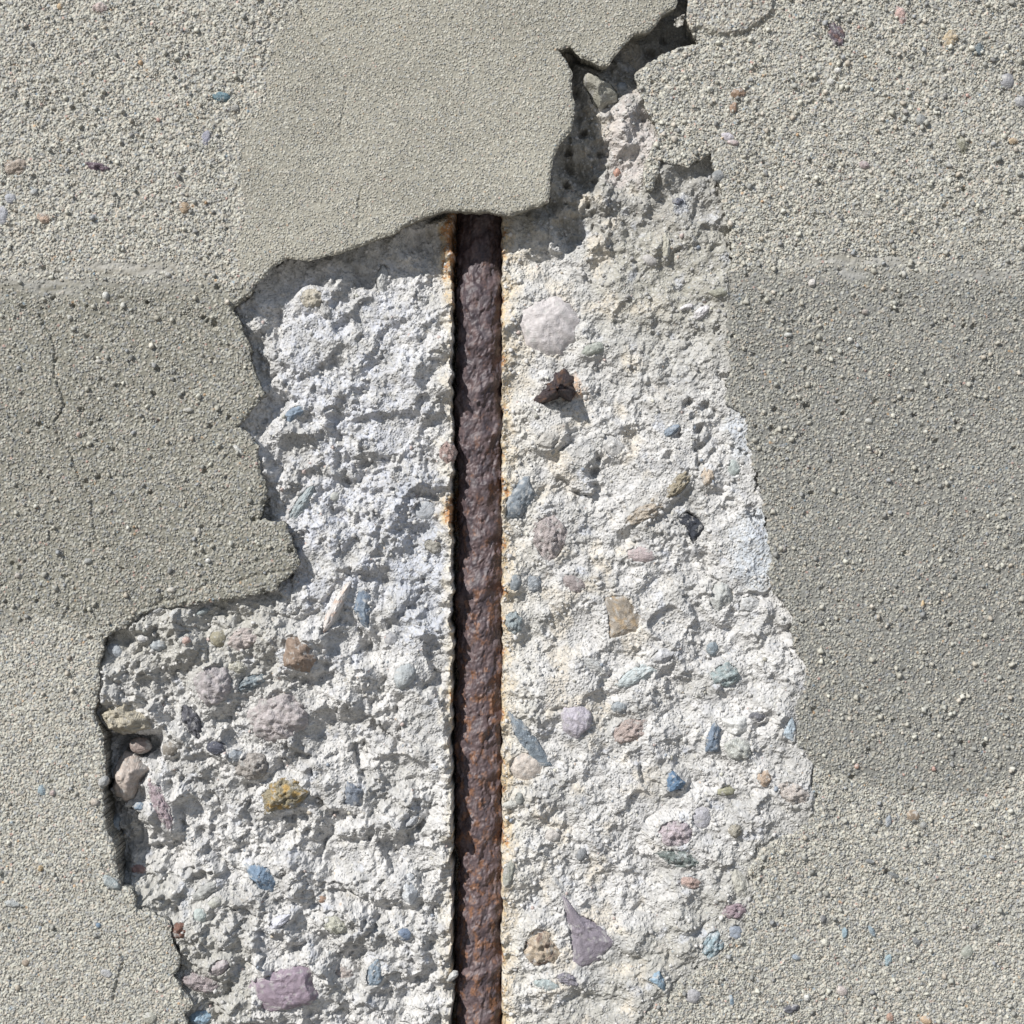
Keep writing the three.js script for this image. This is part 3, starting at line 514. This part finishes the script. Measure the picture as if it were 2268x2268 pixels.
stone(910, 1820, 22, 12, -40, [0.45, 0.46, 0.48], 'sharp', 1.8);
stone(1000, 2165, 16, 9, -35, [0.56, 0.55, 0.52], 'round', 1.6);
stone(760, 2155, 22, 15, 10, [0.5, 0.42, 0.38], 'rough', 1.4);
// in the skin
stone(489, 213, 19, 11, 5, [0.13, 0.22, 0.26], 'round', 1, 'small teal pebble in the upper left skin');
stone(455, 306, 9, 17, 12, [0.33, 0.33, 0.40], 'flat', 0.5);
stone(215, 369, 27, 9, 15, [0.20, 0.145, 0.175], 'rough', 0.6, 'thin purple stone in the upper left skin');
stone(408, 460, 11, 14, -15, [0.54, 0.38, 0.22], 'rough', 0.8);
stone(33, 369, 30, 22, -10, [0.50, 0.40, 0.31], 'rough', 0.5);
stone(95, 482, 15, 10, 30, [0.60, 0.41, 0.28], 'rough', 0.8);
stone(21, 439, 13, 12, 0, [0.40, 0.41, 0.44], 'block', 0.8);
stone(4, 475, 14, 22, 0, [0.42, 0.42, 0.45], 'round', 0.8);
stone(74, 424, 8, 7, 0, [0.42, 0.43, 0.42], 'round', 0.9);
stone(232, 654, 7, 9, 0, [0.60, 0.59, 0.53], 'round', 1.2);
stone(520, 238, 9, 8, 0, [0.33, 0.32, 0.29], 'round', 1);
stone(220, 15, 17, 12, 0, [0.58, 0.45, 0.40], 'rough', 0.8);
stone(131, 13, 6, 7, 0, [0.62, 0.42, 0.2], 'round', 0.7);
stone(371, 608, 7, 6, 0, [0.5, 0.48, 0.43], 'round', 1);
stone(526, 996, 14, 5, 50, [0.64, 0.63, 0.56], 'block', 0.8);
stone(1853, 75, 30, 19, 65, [0.16, 0.13, 0.155], 'rough', 0.8, 'dark purple stone in the upper right skin', null, [0.3, 0.2, 0.18]);
stone(1636, 205, 16, 11, 0, [0.31, 0.205, 0.135], 'block', 1);
stone(1625, 238, 8, 13, 15, [0.33, 0.22, 0.15], 'flat', 1);
stone(2106, 83, 16, 22, 20, [0.64, 0.49, 0.28], 'rough', 0.9, 'orange yellow stone in the upper right skin');
stone(1998, 33, 12, 20, -25, [0.66, 0.42, 0.36], 'rough', 0.8);
stone(2168, 110, 19, 15, -40, [0.19, 0.23, 0.245], 'rough', 0.7);
stone(2234, 178, 16, 19, 0, [0.31, 0.31, 0.325], 'round', 1);
stone(2263, 224, 16, 13, 0, [0.36, 0.36, 0.37], 'round', 1);
stone(2133, 319, 13, 20, -10, [0.32, 0.31, 0.235], 'rough', 0.8);
stone(2041, 265, 11, 13, 0, [0.28, 0.29, 0.28], 'block', 1);
stone(1915, 364, 12, 8, 10, [0.46, 0.36, 0.35], 'block', 0.9);
stone(2246, 311, 11, 8, 0, [0.58, 0.42, 0.24], 'rough', 0.8);
stone(1592, 388, 13, 13, 0, [0.28, 0.29, 0.29], 'round', 1);
stone(1613, 302, 15, 9, 30, [0.58, 0.54, 0.58], 'sharp', 0.9);
stone(1625, 315, 13, 6, 10, [0.56, 0.44, 0.42], 'block', 0.9);
stone(1857, 155, 8, 7, 0, [0.66, 0.64, 0.58], 'round', 1.2);
stone(1841, 180, 8, 8, 0, [0.6, 0.58, 0.52], 'round', 1.1);
stone(2003, 607, 6, 8, 0, [0.5, 0.47, 0.4], 'round', 1.1);
stone(1800, 626, 8, 9, 20, [0.6, 0.55, 0.5], 'block', 1.1);
stone(1918, 690, 8, 6, 0, [0.4, 0.35, 0.31], 'round', 1.1);
stone(1747, 741, 9, 5, 0, [0.58, 0.57, 0.52], 'round', 1.1);
stone(1884, 752, 6, 6, 0, [0.62, 0.6, 0.53], 'round', 1.1);
stone(1926, 932, 8, 6, 10, [0.55, 0.54, 0.48], 'round', 1);
stone(1736, 1215, 6, 7, 0, [0.5, 0.44, 0.39], 'round', 1.1);
stone(2045, 1339, 4, 9, 5, [0.62, 0.42, 0.18], 'block', 0.8);
stone(2023, 1808, 16, 13, 0, [0.36, 0.28, 0.20], 'block', 1, 'small tan brown pebble in the lower right skin');
stone(1981, 1940, 14, 6, 25, [0.22, 0.23, 0.23], 'flat', 0.8);
stone(1928, 1909, 10, 5, 15, [0.22, 0.23, 0.23], 'flat', 0.8);
stone(2145, 2112, 14, 16, 0, [0.33, 0.34, 0.29], 'round', 0.9, 'round olive grey pebble in the lower right skin');
stone(1969, 2128, 8, 16, 20, [0.30, 0.40, 0.44], 'sharp', 0.8);
stone(1872, 2068, 6, 12, 5, [0.28, 0.38, 0.43], 'flat', 0.8);
stone(1932, 2064, 6, 13, -30, [0.28, 0.35, 0.39], 'flat', 0.8);
stone(1824, 2037, 7, 9, 0, [0.20, 0.20, 0.20], 'block', 1);
stone(1754, 2236, 18, 9, -15, [0.12, 0.12, 0.14], 'block', 1.1, 'near black stone low in the right skin');
stone(1899, 1698, 5, 6, 0, [0.62, 0.36, 0.25], 'round', 1.1);
stone(1973, 2255, 8, 9, 0, [0.48, 0.28, 0.19], 'block', 1);
stone(2052, 2261, 13, 9, 20, [0.56, 0.38, 0.21], 'block', 1);
stone(1828, 2089, 10, 8, 20, [0.62, 0.59, 0.47], 'round', 1);
stone(1621, 2217, 6, 12, -15, [0.25, 0.34, 0.42], 'sharp', 0.8);
stone(2031, 2085, 8, 12, -35, [0.23, 0.24, 0.24], 'sharp', 0.9);
stone(1969, 1820, 6, 13, 12, [0.33, 0.36, 0.39], 'flat', 0.9);
stone(1866, 2197, 13, 10, 25, [0.56, 0.47, 0.42], 'round', 1);
stone(1788, 2212, 7, 8, 0, [0.62, 0.61, 0.56], 'round', 1.1);
stone(1764, 2122, 10, 6, 20, [0.3, 0.35, 0.4], 'block', 0.9);
stone(2047, 1829, 8, 8, 0, [0.36, 0.36, 0.34], 'round', 1);
stone(91, 1753, 10, 14, -15, [0.28, 0.36, 0.40], 'sharp', 0.7);
stone(115, 1758, 6, 6, 0, [0.5, 0.38, 0.34], 'round', 0.9);
stone(88, 1924, 6, 7, 0, [0.6, 0.42, 0.19], 'rough', 0.8);
stone(25, 2003, 17, 7, 10, [0.4, 0.42, 0.41], 'round', 0.8);
stone(217, 2051, 6, 6, 0, [0.16, 0.24, 0.33], 'round', 0.7);
stone(55, 2134, 8, 7, 0, [0.4, 0.32, 0.24], 'round', 0.9);
stone(235, 2157, 13, 8, 20, [0.42, 0.42, 0.42], 'flat', 0.6);
stone(331, 2257, 16, 14, 0, [0.41, 0.40, 0.32], 'round', 0.9);
stone(226, 1733, 10, 13, 40, [0.38, 0.38, 0.37], 'round', 2);
stone(208, 1778, 9, 8, 0, [0.52, 0.44, 0.35], 'round', 1);
stone(244, 1957, 22, 11, 40, [0.34, 0.38, 0.38], 'flat', 1.2);
stone(153, 703, 5, 6, 0, [0.55, 0.53, 0.46], 'round', 1);
stone(217, 800, 8, 5, 0, [0.58, 0.55, 0.47], 'round', 1);
stone(416, 908, 10, 5, 0, [0.5, 0.48, 0.42], 'round', 1);
stone(173, 962, 5, 6, 0, [0.56, 0.38, 0.3], 'round', 1);
stone(460, 1242, 6, 5, 0, [0.64, 0.63, 0.58], 'round', 1);
stone(378, 1307, 9, 6, 0, [0.6, 0.55, 0.46], 'round', 1);
stone(194, 1243, 9, 6, -15, [0.36, 0.36, 0.34], 'round', 1);
stone(438, 1178, 6, 9, 0, [0.52, 0.48, 0.4], 'round', 1);
stone(38, 1275, 7, 6, 0, [0.46, 0.4, 0.34], 'round', 1);

function rayOut(poly, cx, cy, dx, dy) {                                 // distance from (cx, cy) along (dx, dy) to the outline
  let r = 0;
  for (let i = 0, j = poly.length - 1; i < poly.length; j = i++) {
    const ax = poly[j][0] - cx, ay = poly[j][1] - cy, ex = poly[i][0] - poly[j][0], ey = poly[i][1] - poly[j][1], det = dx * ey - dy * ex;
    if (Math.abs(det) < 1e-9) continue;
    const t = (ax * ey - ay * ex) / det, u = (ax * dy - ay * dx) / det; if (t > 0 && u >= 0 && u <= 1) r = Math.max(r, t);
  }
  return r;
}
const MAKES = { round: [2.1, 0.08, 0], block: [3.0, 0.05, 0.25], flat: [4.5, 0.03, 0.15], rough: [2.3, 0.16, 0.2], sharp: [2.6, 0.05, 0.6] };
const balls = {};
const ball = (n) => (balls[n] ??= (() => { const g = new THREE.IcosahedronGeometry(1, n); g.deleteAttribute('uv'); g.deleteAttribute('normal'); return mergeVertices(g, 1e-5); })());
function stoneGeometry(s, id, tall) {                                   // in millimetres about its own centre, x right, y up, z out
  const big = Math.max(s.a, s.b), g = ball(big > 50 ? 19 : big > 34 ? 14 : big > 22 ? 10 : big > 13 ? 7 : 4).clone(), p = g.attributes.position, [pw, wild, cutting] = MAKES[s.make];
  const t = (s.turn * Math.PI) / 180, ct = Math.cos(t), st = Math.sin(t), col = new Float32Array(p.count * 3), uvs = new Float32Array(p.count * 2), v = new THREE.Vector3(), planes = [];
  for (let i = 0; i < (cutting ? 9 : 0); i++) planes.push([new THREE.Vector3(rnd() * 2 - 1, rnd() * 2 - 1, 0.15 + rnd()).normalize(), 1 - cutting * (0.12 + 0.3 * rnd())]);
  for (let i = 0; i < p.count; i++) {
    v.fromBufferAttribute(p, i); const ux = v.x, uy = v.y, uz = v.z;
    let k = Math.pow(Math.pow(Math.hypot(ux, uy), pw) + Math.pow(Math.abs(uz), pw), -1 / pw);
    v.multiplyScalar(k);
    for (const [n, d] of planes) { const e = v.dot(n) - d; if (e > 0) v.addScaledVector(n, -e * 0.9); }
    const q = id * 7.3 + uz * 1.7, bump = 1 + wild * (fbm(ux * 2.2 + q, uy * 2.2 - q, 161, 3) * 1.5 + (s.make === 'rough' ? 0.55 * (lumps(ux * 3 + q, uy * 3 + q, 163) - 0.4) : 0)) + 0.02 * noise(ux * 9 + q, uy * 9 - uz * 7, 164);
    v.multiplyScalar(bump);
    let x, y;
    if (s.outline) { const h = Math.hypot(v.x, v.y), r = h > 1e-6 ? rayOut(s.outline, s.x, s.y, v.x / h, -v.y / h) : 0; x = r * v.x * 1.07; y = r * v.y * 1.07; }
    else { x = 1.07 * (s.a * v.x * ct + s.b * v.y * st); y = 1.07 * (-s.a * v.x * st + s.b * v.y * ct); }
    const hard = s.make === 'rough' ? 1.5 : s.make === 'round' ? 0.6 : 1, near = fbm(x / 11 + id * 3, y / 11, 167, 4) * 0.75 + 0.25 * noise(x / 3.6, y / 3.6 + id, 168) + (s.make === 'rough' ? 0.35 * (lumps(x / 8 + id, y / 8, 169) - 0.4) + 0.5 * chips(x / 17 + id, y / 17, 170) : 0), z = v.z * tall + Math.max(0, uz) * hard * Math.min(1, big / 26) * near;
    p.setXYZ(i, x * 0.15, y * 0.15, z);
    const sp = fbm(x / 9 + id * 11, y / 9 + z, 171, 3), gr = noise(x / 2.3 + id, y / 2.3 + z * 2, 175), two = s.hue2 ? step(0.02, 0.3, fbm(x / 14 + id * 5, y / 14, 177, 3)) : 0;
    const crust = s.dust === 0 ? 0 : step(-0.02, 0.12, fbm(x / 13 + id * 2, y / 13 - id, 178, 4) + 0.35 * noise(x / 3.1, y / 3.1 + id, 179) - 0.36 + 0.32 * Math.hypot(ux, uy) * Math.hypot(ux, uy));
    const grey = (s.c[0] + s.c[1] + s.c[2]) / 3;
    for (let c = 0; c < 3; c++) { const own = mix(mix(s.c[c], grey, s.c[0] > s.c[2] && s.c[0] > 0.4 ? 0.3 : 0.12), s.hue2 ? s.hue2[c] : s.c[c], two) * 0.86 * (1 + 0.4 * sp + 0.28 * gr); col[i * 3 + c] = clamp(mix(own, [0.45, 0.44, 0.42][c], crust * 0.8), 0.01, 0.9); }
    uvs[i * 2] = x / 90 + id * 0.37; uvs[i * 2 + 1] = (y + z * 3) / 90;
  }
  g.scale(0.001, 0.001, 0.001);
  g.setAttribute('color', new THREE.BufferAttribute(col, 3)); g.setAttribute('uv', new THREE.BufferAttribute(uvs, 2));
  g.computeVertexNormals();
  return g;
}
const grain = (() => {                                                  // fine relief of stone faces
  const n = 512, b = new Uint8Array(n * n * 4);
  for (let j = 0; j < n; j++) for (let i = 0; i < n; i++) { const v = 128 + 70 * noise(i / 9, j / 9, 191) + 60 * noise(i / 21, j / 21, 192) + 40 * (rnd() - 0.5); for (let c = 0; c < 4; c++) b[(j * n + i) * 4 + c] = c === 3 ? 255 : clamp(v, 0, 255); }
  const t = new THREE.DataTexture(b, n, n); t.wrapS = t.wrapT = THREE.MirroredRepeatWrapping; t.magFilter = THREE.LinearFilter; t.needsUpdate = true; return t;
})();
const stoneMat = new THREE.MeshStandardMaterial({ vertexColors: true, roughness: 0.7, bumpMap: grain, bumpScale: 0.00025 }), chalkyMat = new THREE.MeshStandardMaterial({ vertexColors: true, roughness: 0.92, bumpMap: grain, bumpScale: 0.0005 });
stones.forEach((s, n) => {
  const inSkin = sheet(s.x, s.y) > 4;
  let z = 0, m = 0;
  for (let q = 0; q < 16; q++) { const a = q * 0.785, r = q < 8 ? 0.5 : 1.0; const x = s.x + Math.cos(a) * s.a * r, y = s.y + Math.sin(a) * s.b * r; const h = inSkin ? skinAt(x, y) : coreAt(x, y); if (h > -15) { z += h; m++; } }
  z = m ? z / m : -6;
  const top = z + s.out, tall = Math.max(s.out * 1.15, Math.min(s.a, s.b) * 0.15 * (s.make === 'flat' ? 0.5 : 0.8)), mid = top - tall;
  s.px = inSkin ? s.x : seen(s.x, -0) ; s.z = mid;
  const f = (EYE - top * 0.001) / EYE, X = MID + (s.x - MID) * f, Y = MID + (s.y - MID) * f;
  const rr = Math.max(s.a, s.b) * 1.05, arr = inSkin ? zL : zC, t = (s.turn * Math.PI) / 180;
  around(X - rr * 1.6, X + rr * 1.6, Y - rr * 1.6, Y + rr * 1.6, (x, y, k) => {                  // the mortar lies in a socket around the stone
    const dx = x - X, dy = y - Y, d = s.outline ? Math.hypot(dx, dy) / Math.max(1, rayOut(s.outline, s.x, s.y, dx / (Math.hypot(dx, dy) || 1), dy / (Math.hypot(dx, dy) || 1))) : Math.hypot((dx * Math.cos(t) + dy * Math.sin(t)) / s.a, (-dx * Math.sin(t) + dy * Math.cos(t)) / s.b);
    if (d < 0.86) { arr[k] = Math.min(arr[k], top - tall * 0.34); return; }
    if (inSkin) { if (d < 1.5) arr[k] = mix(arr[k], Math.max(arr[k], top - s.out * 0.75), step(1.5, 1.05, d)); return; }
    const lip = top - s.out * (s.out > 3 ? 0.7 : 0.5) - 0.3 + 0.7 * noise(x / 15, y / 15, 165) + 0.5 * noise(x / 6, y / 6, 166);
    if (d < 1.7 && arr[k] > -15) arr[k] = mix(arr[k], Math.max(arr[k], lip), step(1.75, 1.0, d));
  });
  s.geo = stoneGeometry(s, n + 1, tall); s.X = X; s.Y = Y; s.inSkin = inSkin;
});
// sockets changed the grids: the skin meshes take the new heights
for (const mesh of [skinLeft, skinRight]) {
  const p = mesh.geometry.attributes.position;
  for (let i = 0; i < p.count; i++) { const fi = (p.getX(i) / PX + MID - LO) / D, fj = ((HIGH - p.getY(i)) / PX + MID - LO) / D, ri = Math.round(fi), rj = Math.round(fj); if (Math.abs(fi - ri) < 2e-3 && Math.abs(fj - rj) < 2e-3 && ri >= 0 && rj >= 0 && ri <= N && rj <= N) { const z = zL[rj * M + ri] * 0.001; if (p.getZ(i) > z && p.getZ(i) - z < 0.004) p.setZ(i, z); } }
  mesh.geometry.computeVertexNormals();
}
const coreField = new Float32Array(M * M); for (let k = 0; k < M * M; k++) coreField[k] = keepC[k] ? 1 : -1;
const core = tag(patchMesh('broken_core', coreField, zC, coreMat, null), 'rough pale broken concrete full of bare stones', null);
for (const s of stones) {
  const parent = s.inSkin ? (sideOf(s.x, s.y) < 0 ? skinLeft : skinRight) : core;
  const m = solid(numbered('stone'), s.geo, s.make === 'rough' ? chalkyMat : stoneMat, parent);
  m.position.set(wx(s.X), wy(s.Y), s.z * 0.001);
  if (s.label) m.userData.label = s.label;
}

// ------------------------------------------------------------------ grit: sand grains that stand out of the mortar, beyond counting
function gritShape(k) { const g = ball(1).clone(), p = g.attributes.position; for (let i = 0; i < p.count; i++) { const f = 1 + 0.65 * noise(p.getX(i) * 1.5 + k * 9.3, p.getY(i) * 1.5 + p.getZ(i) * 1.7, 181); p.setXYZ(i, p.getX(i) * f, p.getY(i) * f * 0.85, p.getZ(i) * f * 0.8); } g.computeVertexNormals(); return g; }
const gritMat = new THREE.MeshStandardMaterial({ color: 0xffffff, roughness: 0.6 });
function grit(name, parent, count, choose) {
  for (let shape = 0; shape < 3; shape++) {
    const list = [];
    for (let n = 0; n < count / 3; n++) { const g = choose(); if (g) list.push(g); }
    const m = new THREE.InstancedMesh(gritShape(shape + 1), gritMat, list.length), o = new THREE.Object3D(), c = new THREE.Color();
    list.forEach((g, i) => { o.position.set(wx(g.x), wy(g.y), g.z * 0.001); o.rotation.set(rnd() * 6, rnd() * 6, rnd() * 6); o.scale.set(g.r, g.r * (0.75 + 0.4 * rnd()), g.r).multiplyScalar(PX); o.updateMatrix(); m.setMatrixAt(i, o.matrix); m.setColorAt(i, c.setRGB(...g.c)); });
    m.name = numbered(name); m.castShadow = m.receiveShadow = true; m.userData.kind = 'stuff'; parent.add(m);
  }
}
const gritIn = (left) => () => {
  const x = left ? mix(LO, 1500, rnd()) : mix(1340, LO + SPAN, rnd()), y = mix(LO, LO + SPAN, rnd()), k = Math.round((y - LO) / D) * M + Math.round((x - LO) / D);
  if ((left ? sdL : sdR)[k] < 3) return null;
  const z = zone(x, y), clump = 0.5 + 0.9 * fbm(x / 60, y / 60, 185, 3);
  const large = rnd() < (z.coarse > 0.5 && !left && y < 620 ? 0.10 : 0.06);
  if (rnd() > (large ? z.coarse * 0.9 + z.pitted * (0.55 + 1.5 * Math.max(0, fbm(x / 45, y / 45, 186, 3) + 0.25)) + 0.01 : 0.9 * z.slab + z.coarse + z.pitted * 0.5) * (1 - 0.4 * z.pale) * (y < 90 && inside(scab, x, y) ? 0.3 : 1) * clump) return null;
  const r = large ? 2.3 + 5 * rnd() ** 3 : z.slab > 0.5 ? 1.0 + 0.8 * rnd() : 1.1 + 1.2 * rnd();
  const px = Math.floor(((x - LO) / SPAN) * T) + T * Math.floor(((y - LO) / SPAN) * T), t = large && z.pitted > 0.5 && rnd() < 0.4 ? [0.44, 0.42, 0.36] : sandTone(), dull = large ? 0.15 : 0.4, base = [0, 1, 2].map((q) => skinTone.rgb[px * 3 + q]);
  return { x, y, r, z: zL[k] + r * 0.15 * (large ? 0.35 : 0.3), c: [0, 1, 2].map((q) => mix(t[q], base[q], dull)) };
};
grit('sand_grains', skinLeft, 120000, gritIn(true));
grit('sand_grains', skinRight, 120000, gritIn(false));
grit('core_grit', core, 20000, () => {
  const x = mix(200, 1800, rnd()), y = mix(20, LO + SPAN, rnd()), k = Math.round((y - LO) / D) * M + Math.round((x - LO) / D);
  if (Math.max(sdL[k], sdR[k]) > -4 || zC[k] < -14 || barDist(seen(x, 6), seen(y, 6)) < 7 || fbm(x / 70, y / 70, 187, 3) < -0.15) return null;
  const r = 1.2 + 5 * rnd() ** 4, q = rnd(), weather = x > 1330 && y < 900;
  const c = q < 0.86 ? lin([0.49, 0.478, 0.46], weather ? 0.66 : 0.8 + 0.45 * rnd()) : q < 0.94 ? [0.36, 0.355, 0.34] : q < 0.955 ? [0.27, 0.30, 0.34] : q < 0.97 ? [0.46, 0.38, 0.35] : sandTone();
  return { x, y, r, z: zC[k] + r * 0.02, c };
});

// ------------------------------------------------------------------ rest of the wall beyond the patch, and its body behind
const half = (SPAN / 2) * PX;
const block = (x0, x1, y0, y1, z0, z1) => { const g = new THREE.BoxGeometry(x1 - x0, y1 - y0, z1 - z0); g.translate((x0 + x1) / 2, (y0 + y1) / 2, (z0 + z1) / 2); return g; };
const yTop = wy(LO), yLow = wy(LO + SPAN), xl = wx(LO), xr = wx(LO + SPAN);
const body = mergeGeometries([
  block(-2, xl, 0, 2.4, -0.25, 0), block(xr, 2, 0, 2.4, -0.25, 0), block(xl, xr, yTop, 2.4, -0.25, 0), block(xl, xr, 0, yLow, -0.25, -0.001), block(xl, xr, yLow, yTop, -0.25, -0.045),
]);
for (let i = 0, p = body.attributes.position, t = body.attributes.uv; i < p.count; i++) t.setXY(i, ((p.getX(i) - p.getZ(i)) / PX + MID - LO) / SPAN, 1 - ((HIGH - p.getY(i) + p.getZ(i)) / PX + MID - LO) / SPAN);   // the same mortar goes on
solid('wall_body', body, skinMat, wall);

// ------------------------------------------------------------------ the bar
function rust(t, dark, brown, orange, f) { return [0, 1, 2].map((c) => mix(mix(dark[c], brown[c], step(-0.25, 0.35, t)), orange[c], f)); }
{
  const U = 88, V = 800, pos = [], col = [], idx = [], R = 8.1, cx = 1065;
  for (let j = 0; j <= V; j++) for (let i = 0; i <= U; i++) {
    const py = mix(420, LO + SPAN + 10, j / V), a = mix(-1.75, 1.75, i / U), s = a * R;                    // round the front of the bar
    const rib = Math.pow(0.5 + 0.5 * Math.cos(((py + s * 3.5) / 108) * 6.2832), 5), n = fbm(s / 2.6 + 20, py / 17, 201, 4), scale = lumps(s / 1.3, py / 9, 205) - 0.4, pit = Math.max(0, noise(s / 1.9, py / 14, 207) - 0.25);
    const flake = step(-0.06, 0.06, fbm(s / 5 + 33, py / 70, 202, 4)) * 0.45 + step(0.1, 0.18, fbm(s / 4 + 63, py / 50, 203, 4)) * 0.4;
    const r = R - 0.3 + flake + 0.7 * rib + 0.35 * n + 0.16 * scale - 0.5 * pit + 0.15 * noise(s / 0.62, py / 4.2, 208) + 0.08 * noise(s / 1.2, py / 8, 206) + 0.5 * noise(3, py / 90, 209) + 0.45 * fbm(s / 5 + 9, py / 42, 210, 2) - 0.9 * step(0.25, 0.45, fbm(s / 3.4 + 70, py / 44, 213, 3)) * step(-0.2, -0.8, a);
    const depth = -16.2 - 7 * step(720, 500, py) + 0.8 * noise(py / 300, 1, 211), top = depth + R, f = (EYE - top * 0.001) / EYE;
    const X = MID + (cx + 7 * noise(py / 260, 4, 212) + 4 * noise(py / 70, 8, 214) - MID) * f, Y = MID + (py - MID) * f;
    pos.push(wx(X) + r * Math.sin(a) * 0.001, wy(Y), (depth + r * Math.cos(a)) * 0.001);
    const t = fbm(s / 3 + 5, py / 30, 215, 4), warm = step(700, 1700, py), fleck = noise(s / 0.6, py / 4, 219), grey = step(0.1, 0.4, fbm(s / 3 + 90, py / 36, 223, 3));
    const o = clamp(step(0.16, 0.5, fbm(s / 2.6 + 50, py / 26, 221, 4) + 0.2 * warm + 0.2 * fleck - 0.06) * (0.4 + 0.5 * warm));
    const c = rust(t + 0.25 * warm, [0.058, 0.044, 0.051], [0.108, 0.075, 0.076], [0.19, 0.092, 0.05], o);
    for (let q = 0; q < 3; q++) col.push(mix(c[q], [0.15, 0.125, 0.13][q], 0.45 * grey) * (1 + 0.45 * fleck));
  }
  for (let j = 0; j < V; j++) for (let i = 0; i < U; i++) { const k = j * (U + 1) + i; idx.push(k, k + U + 1, k + 1, k + 1, k + U + 1, k + U + 2); }
  const g = new THREE.BufferGeometry();
  g.setAttribute('position', new THREE.BufferAttribute(new Float32Array(pos), 3)); g.setAttribute('color', new THREE.BufferAttribute(new Float32Array(col), 3)); g.setIndex(idx); g.computeVertexNormals();
  const bar = solid('reinforcing_bar', g, new THREE.MeshStandardMaterial({ vertexColors: true, roughness: 0.55 }), scene);
  tag(bar, 'long upright rusted steel reinforcing bar laid bare in the broken concrete', 'rebar', 'thing');
}
// the iron stub
{
  const s = { x: 1236, y: 868, a: 46, b: 34, turn: -25, c: [0.062, 0.042, 0.046], make: 'rough', outline: [[1185, 884], [1205, 862], [1230, 826], [1252, 819], [1273, 838], [1277, 872], [1266, 892], [1240, 880], [1212, 892], [1193, 897]], hue2: [0.13, 0.07, 0.045], dust: 0 };
  const g = stoneGeometry(s, 77, 12), p = g.attributes.position;
  for (let i = 0; i < p.count; i++) { const z = p.getZ(i), k = z > 0 ? Math.pow(1 - clamp(z / 0.013), 0.7) * 0.75 + 0.25 : 1; p.setXYZ(i, p.getX(i) * k, p.getY(i) * k, z); }
  g.computeVertexNormals();
  const stub = solid('iron_stub', g, new THREE.MeshStandardMaterial({ vertexColors: true, roughness: 0.55, bumpMap: grain, bumpScale: 0.0006 }), scene);
  stub.position.set(wx(seen(s.x, -4)), wy(seen(s.y, -4)), -0.0065);
  tag(stub, 'short broken rusty iron stub poking out below the pinkish pebble', 'nail', 'thing');
}

// ------------------------------------------------------------------ ground in front of the wall
{
  const g = new THREE.PlaneGeometry(800, 800); g.rotateX(-Math.PI / 2);
  const ground = solid('ground', g, new THREE.MeshStandardMaterial({ color: new THREE.Color().setRGB(0.24, 0.225, 0.20), roughness: 1 }), scene);
  tag(ground, 'bare grey ground at the foot of the wall', null, 'structure');
}
renderer.render(scene, camera);
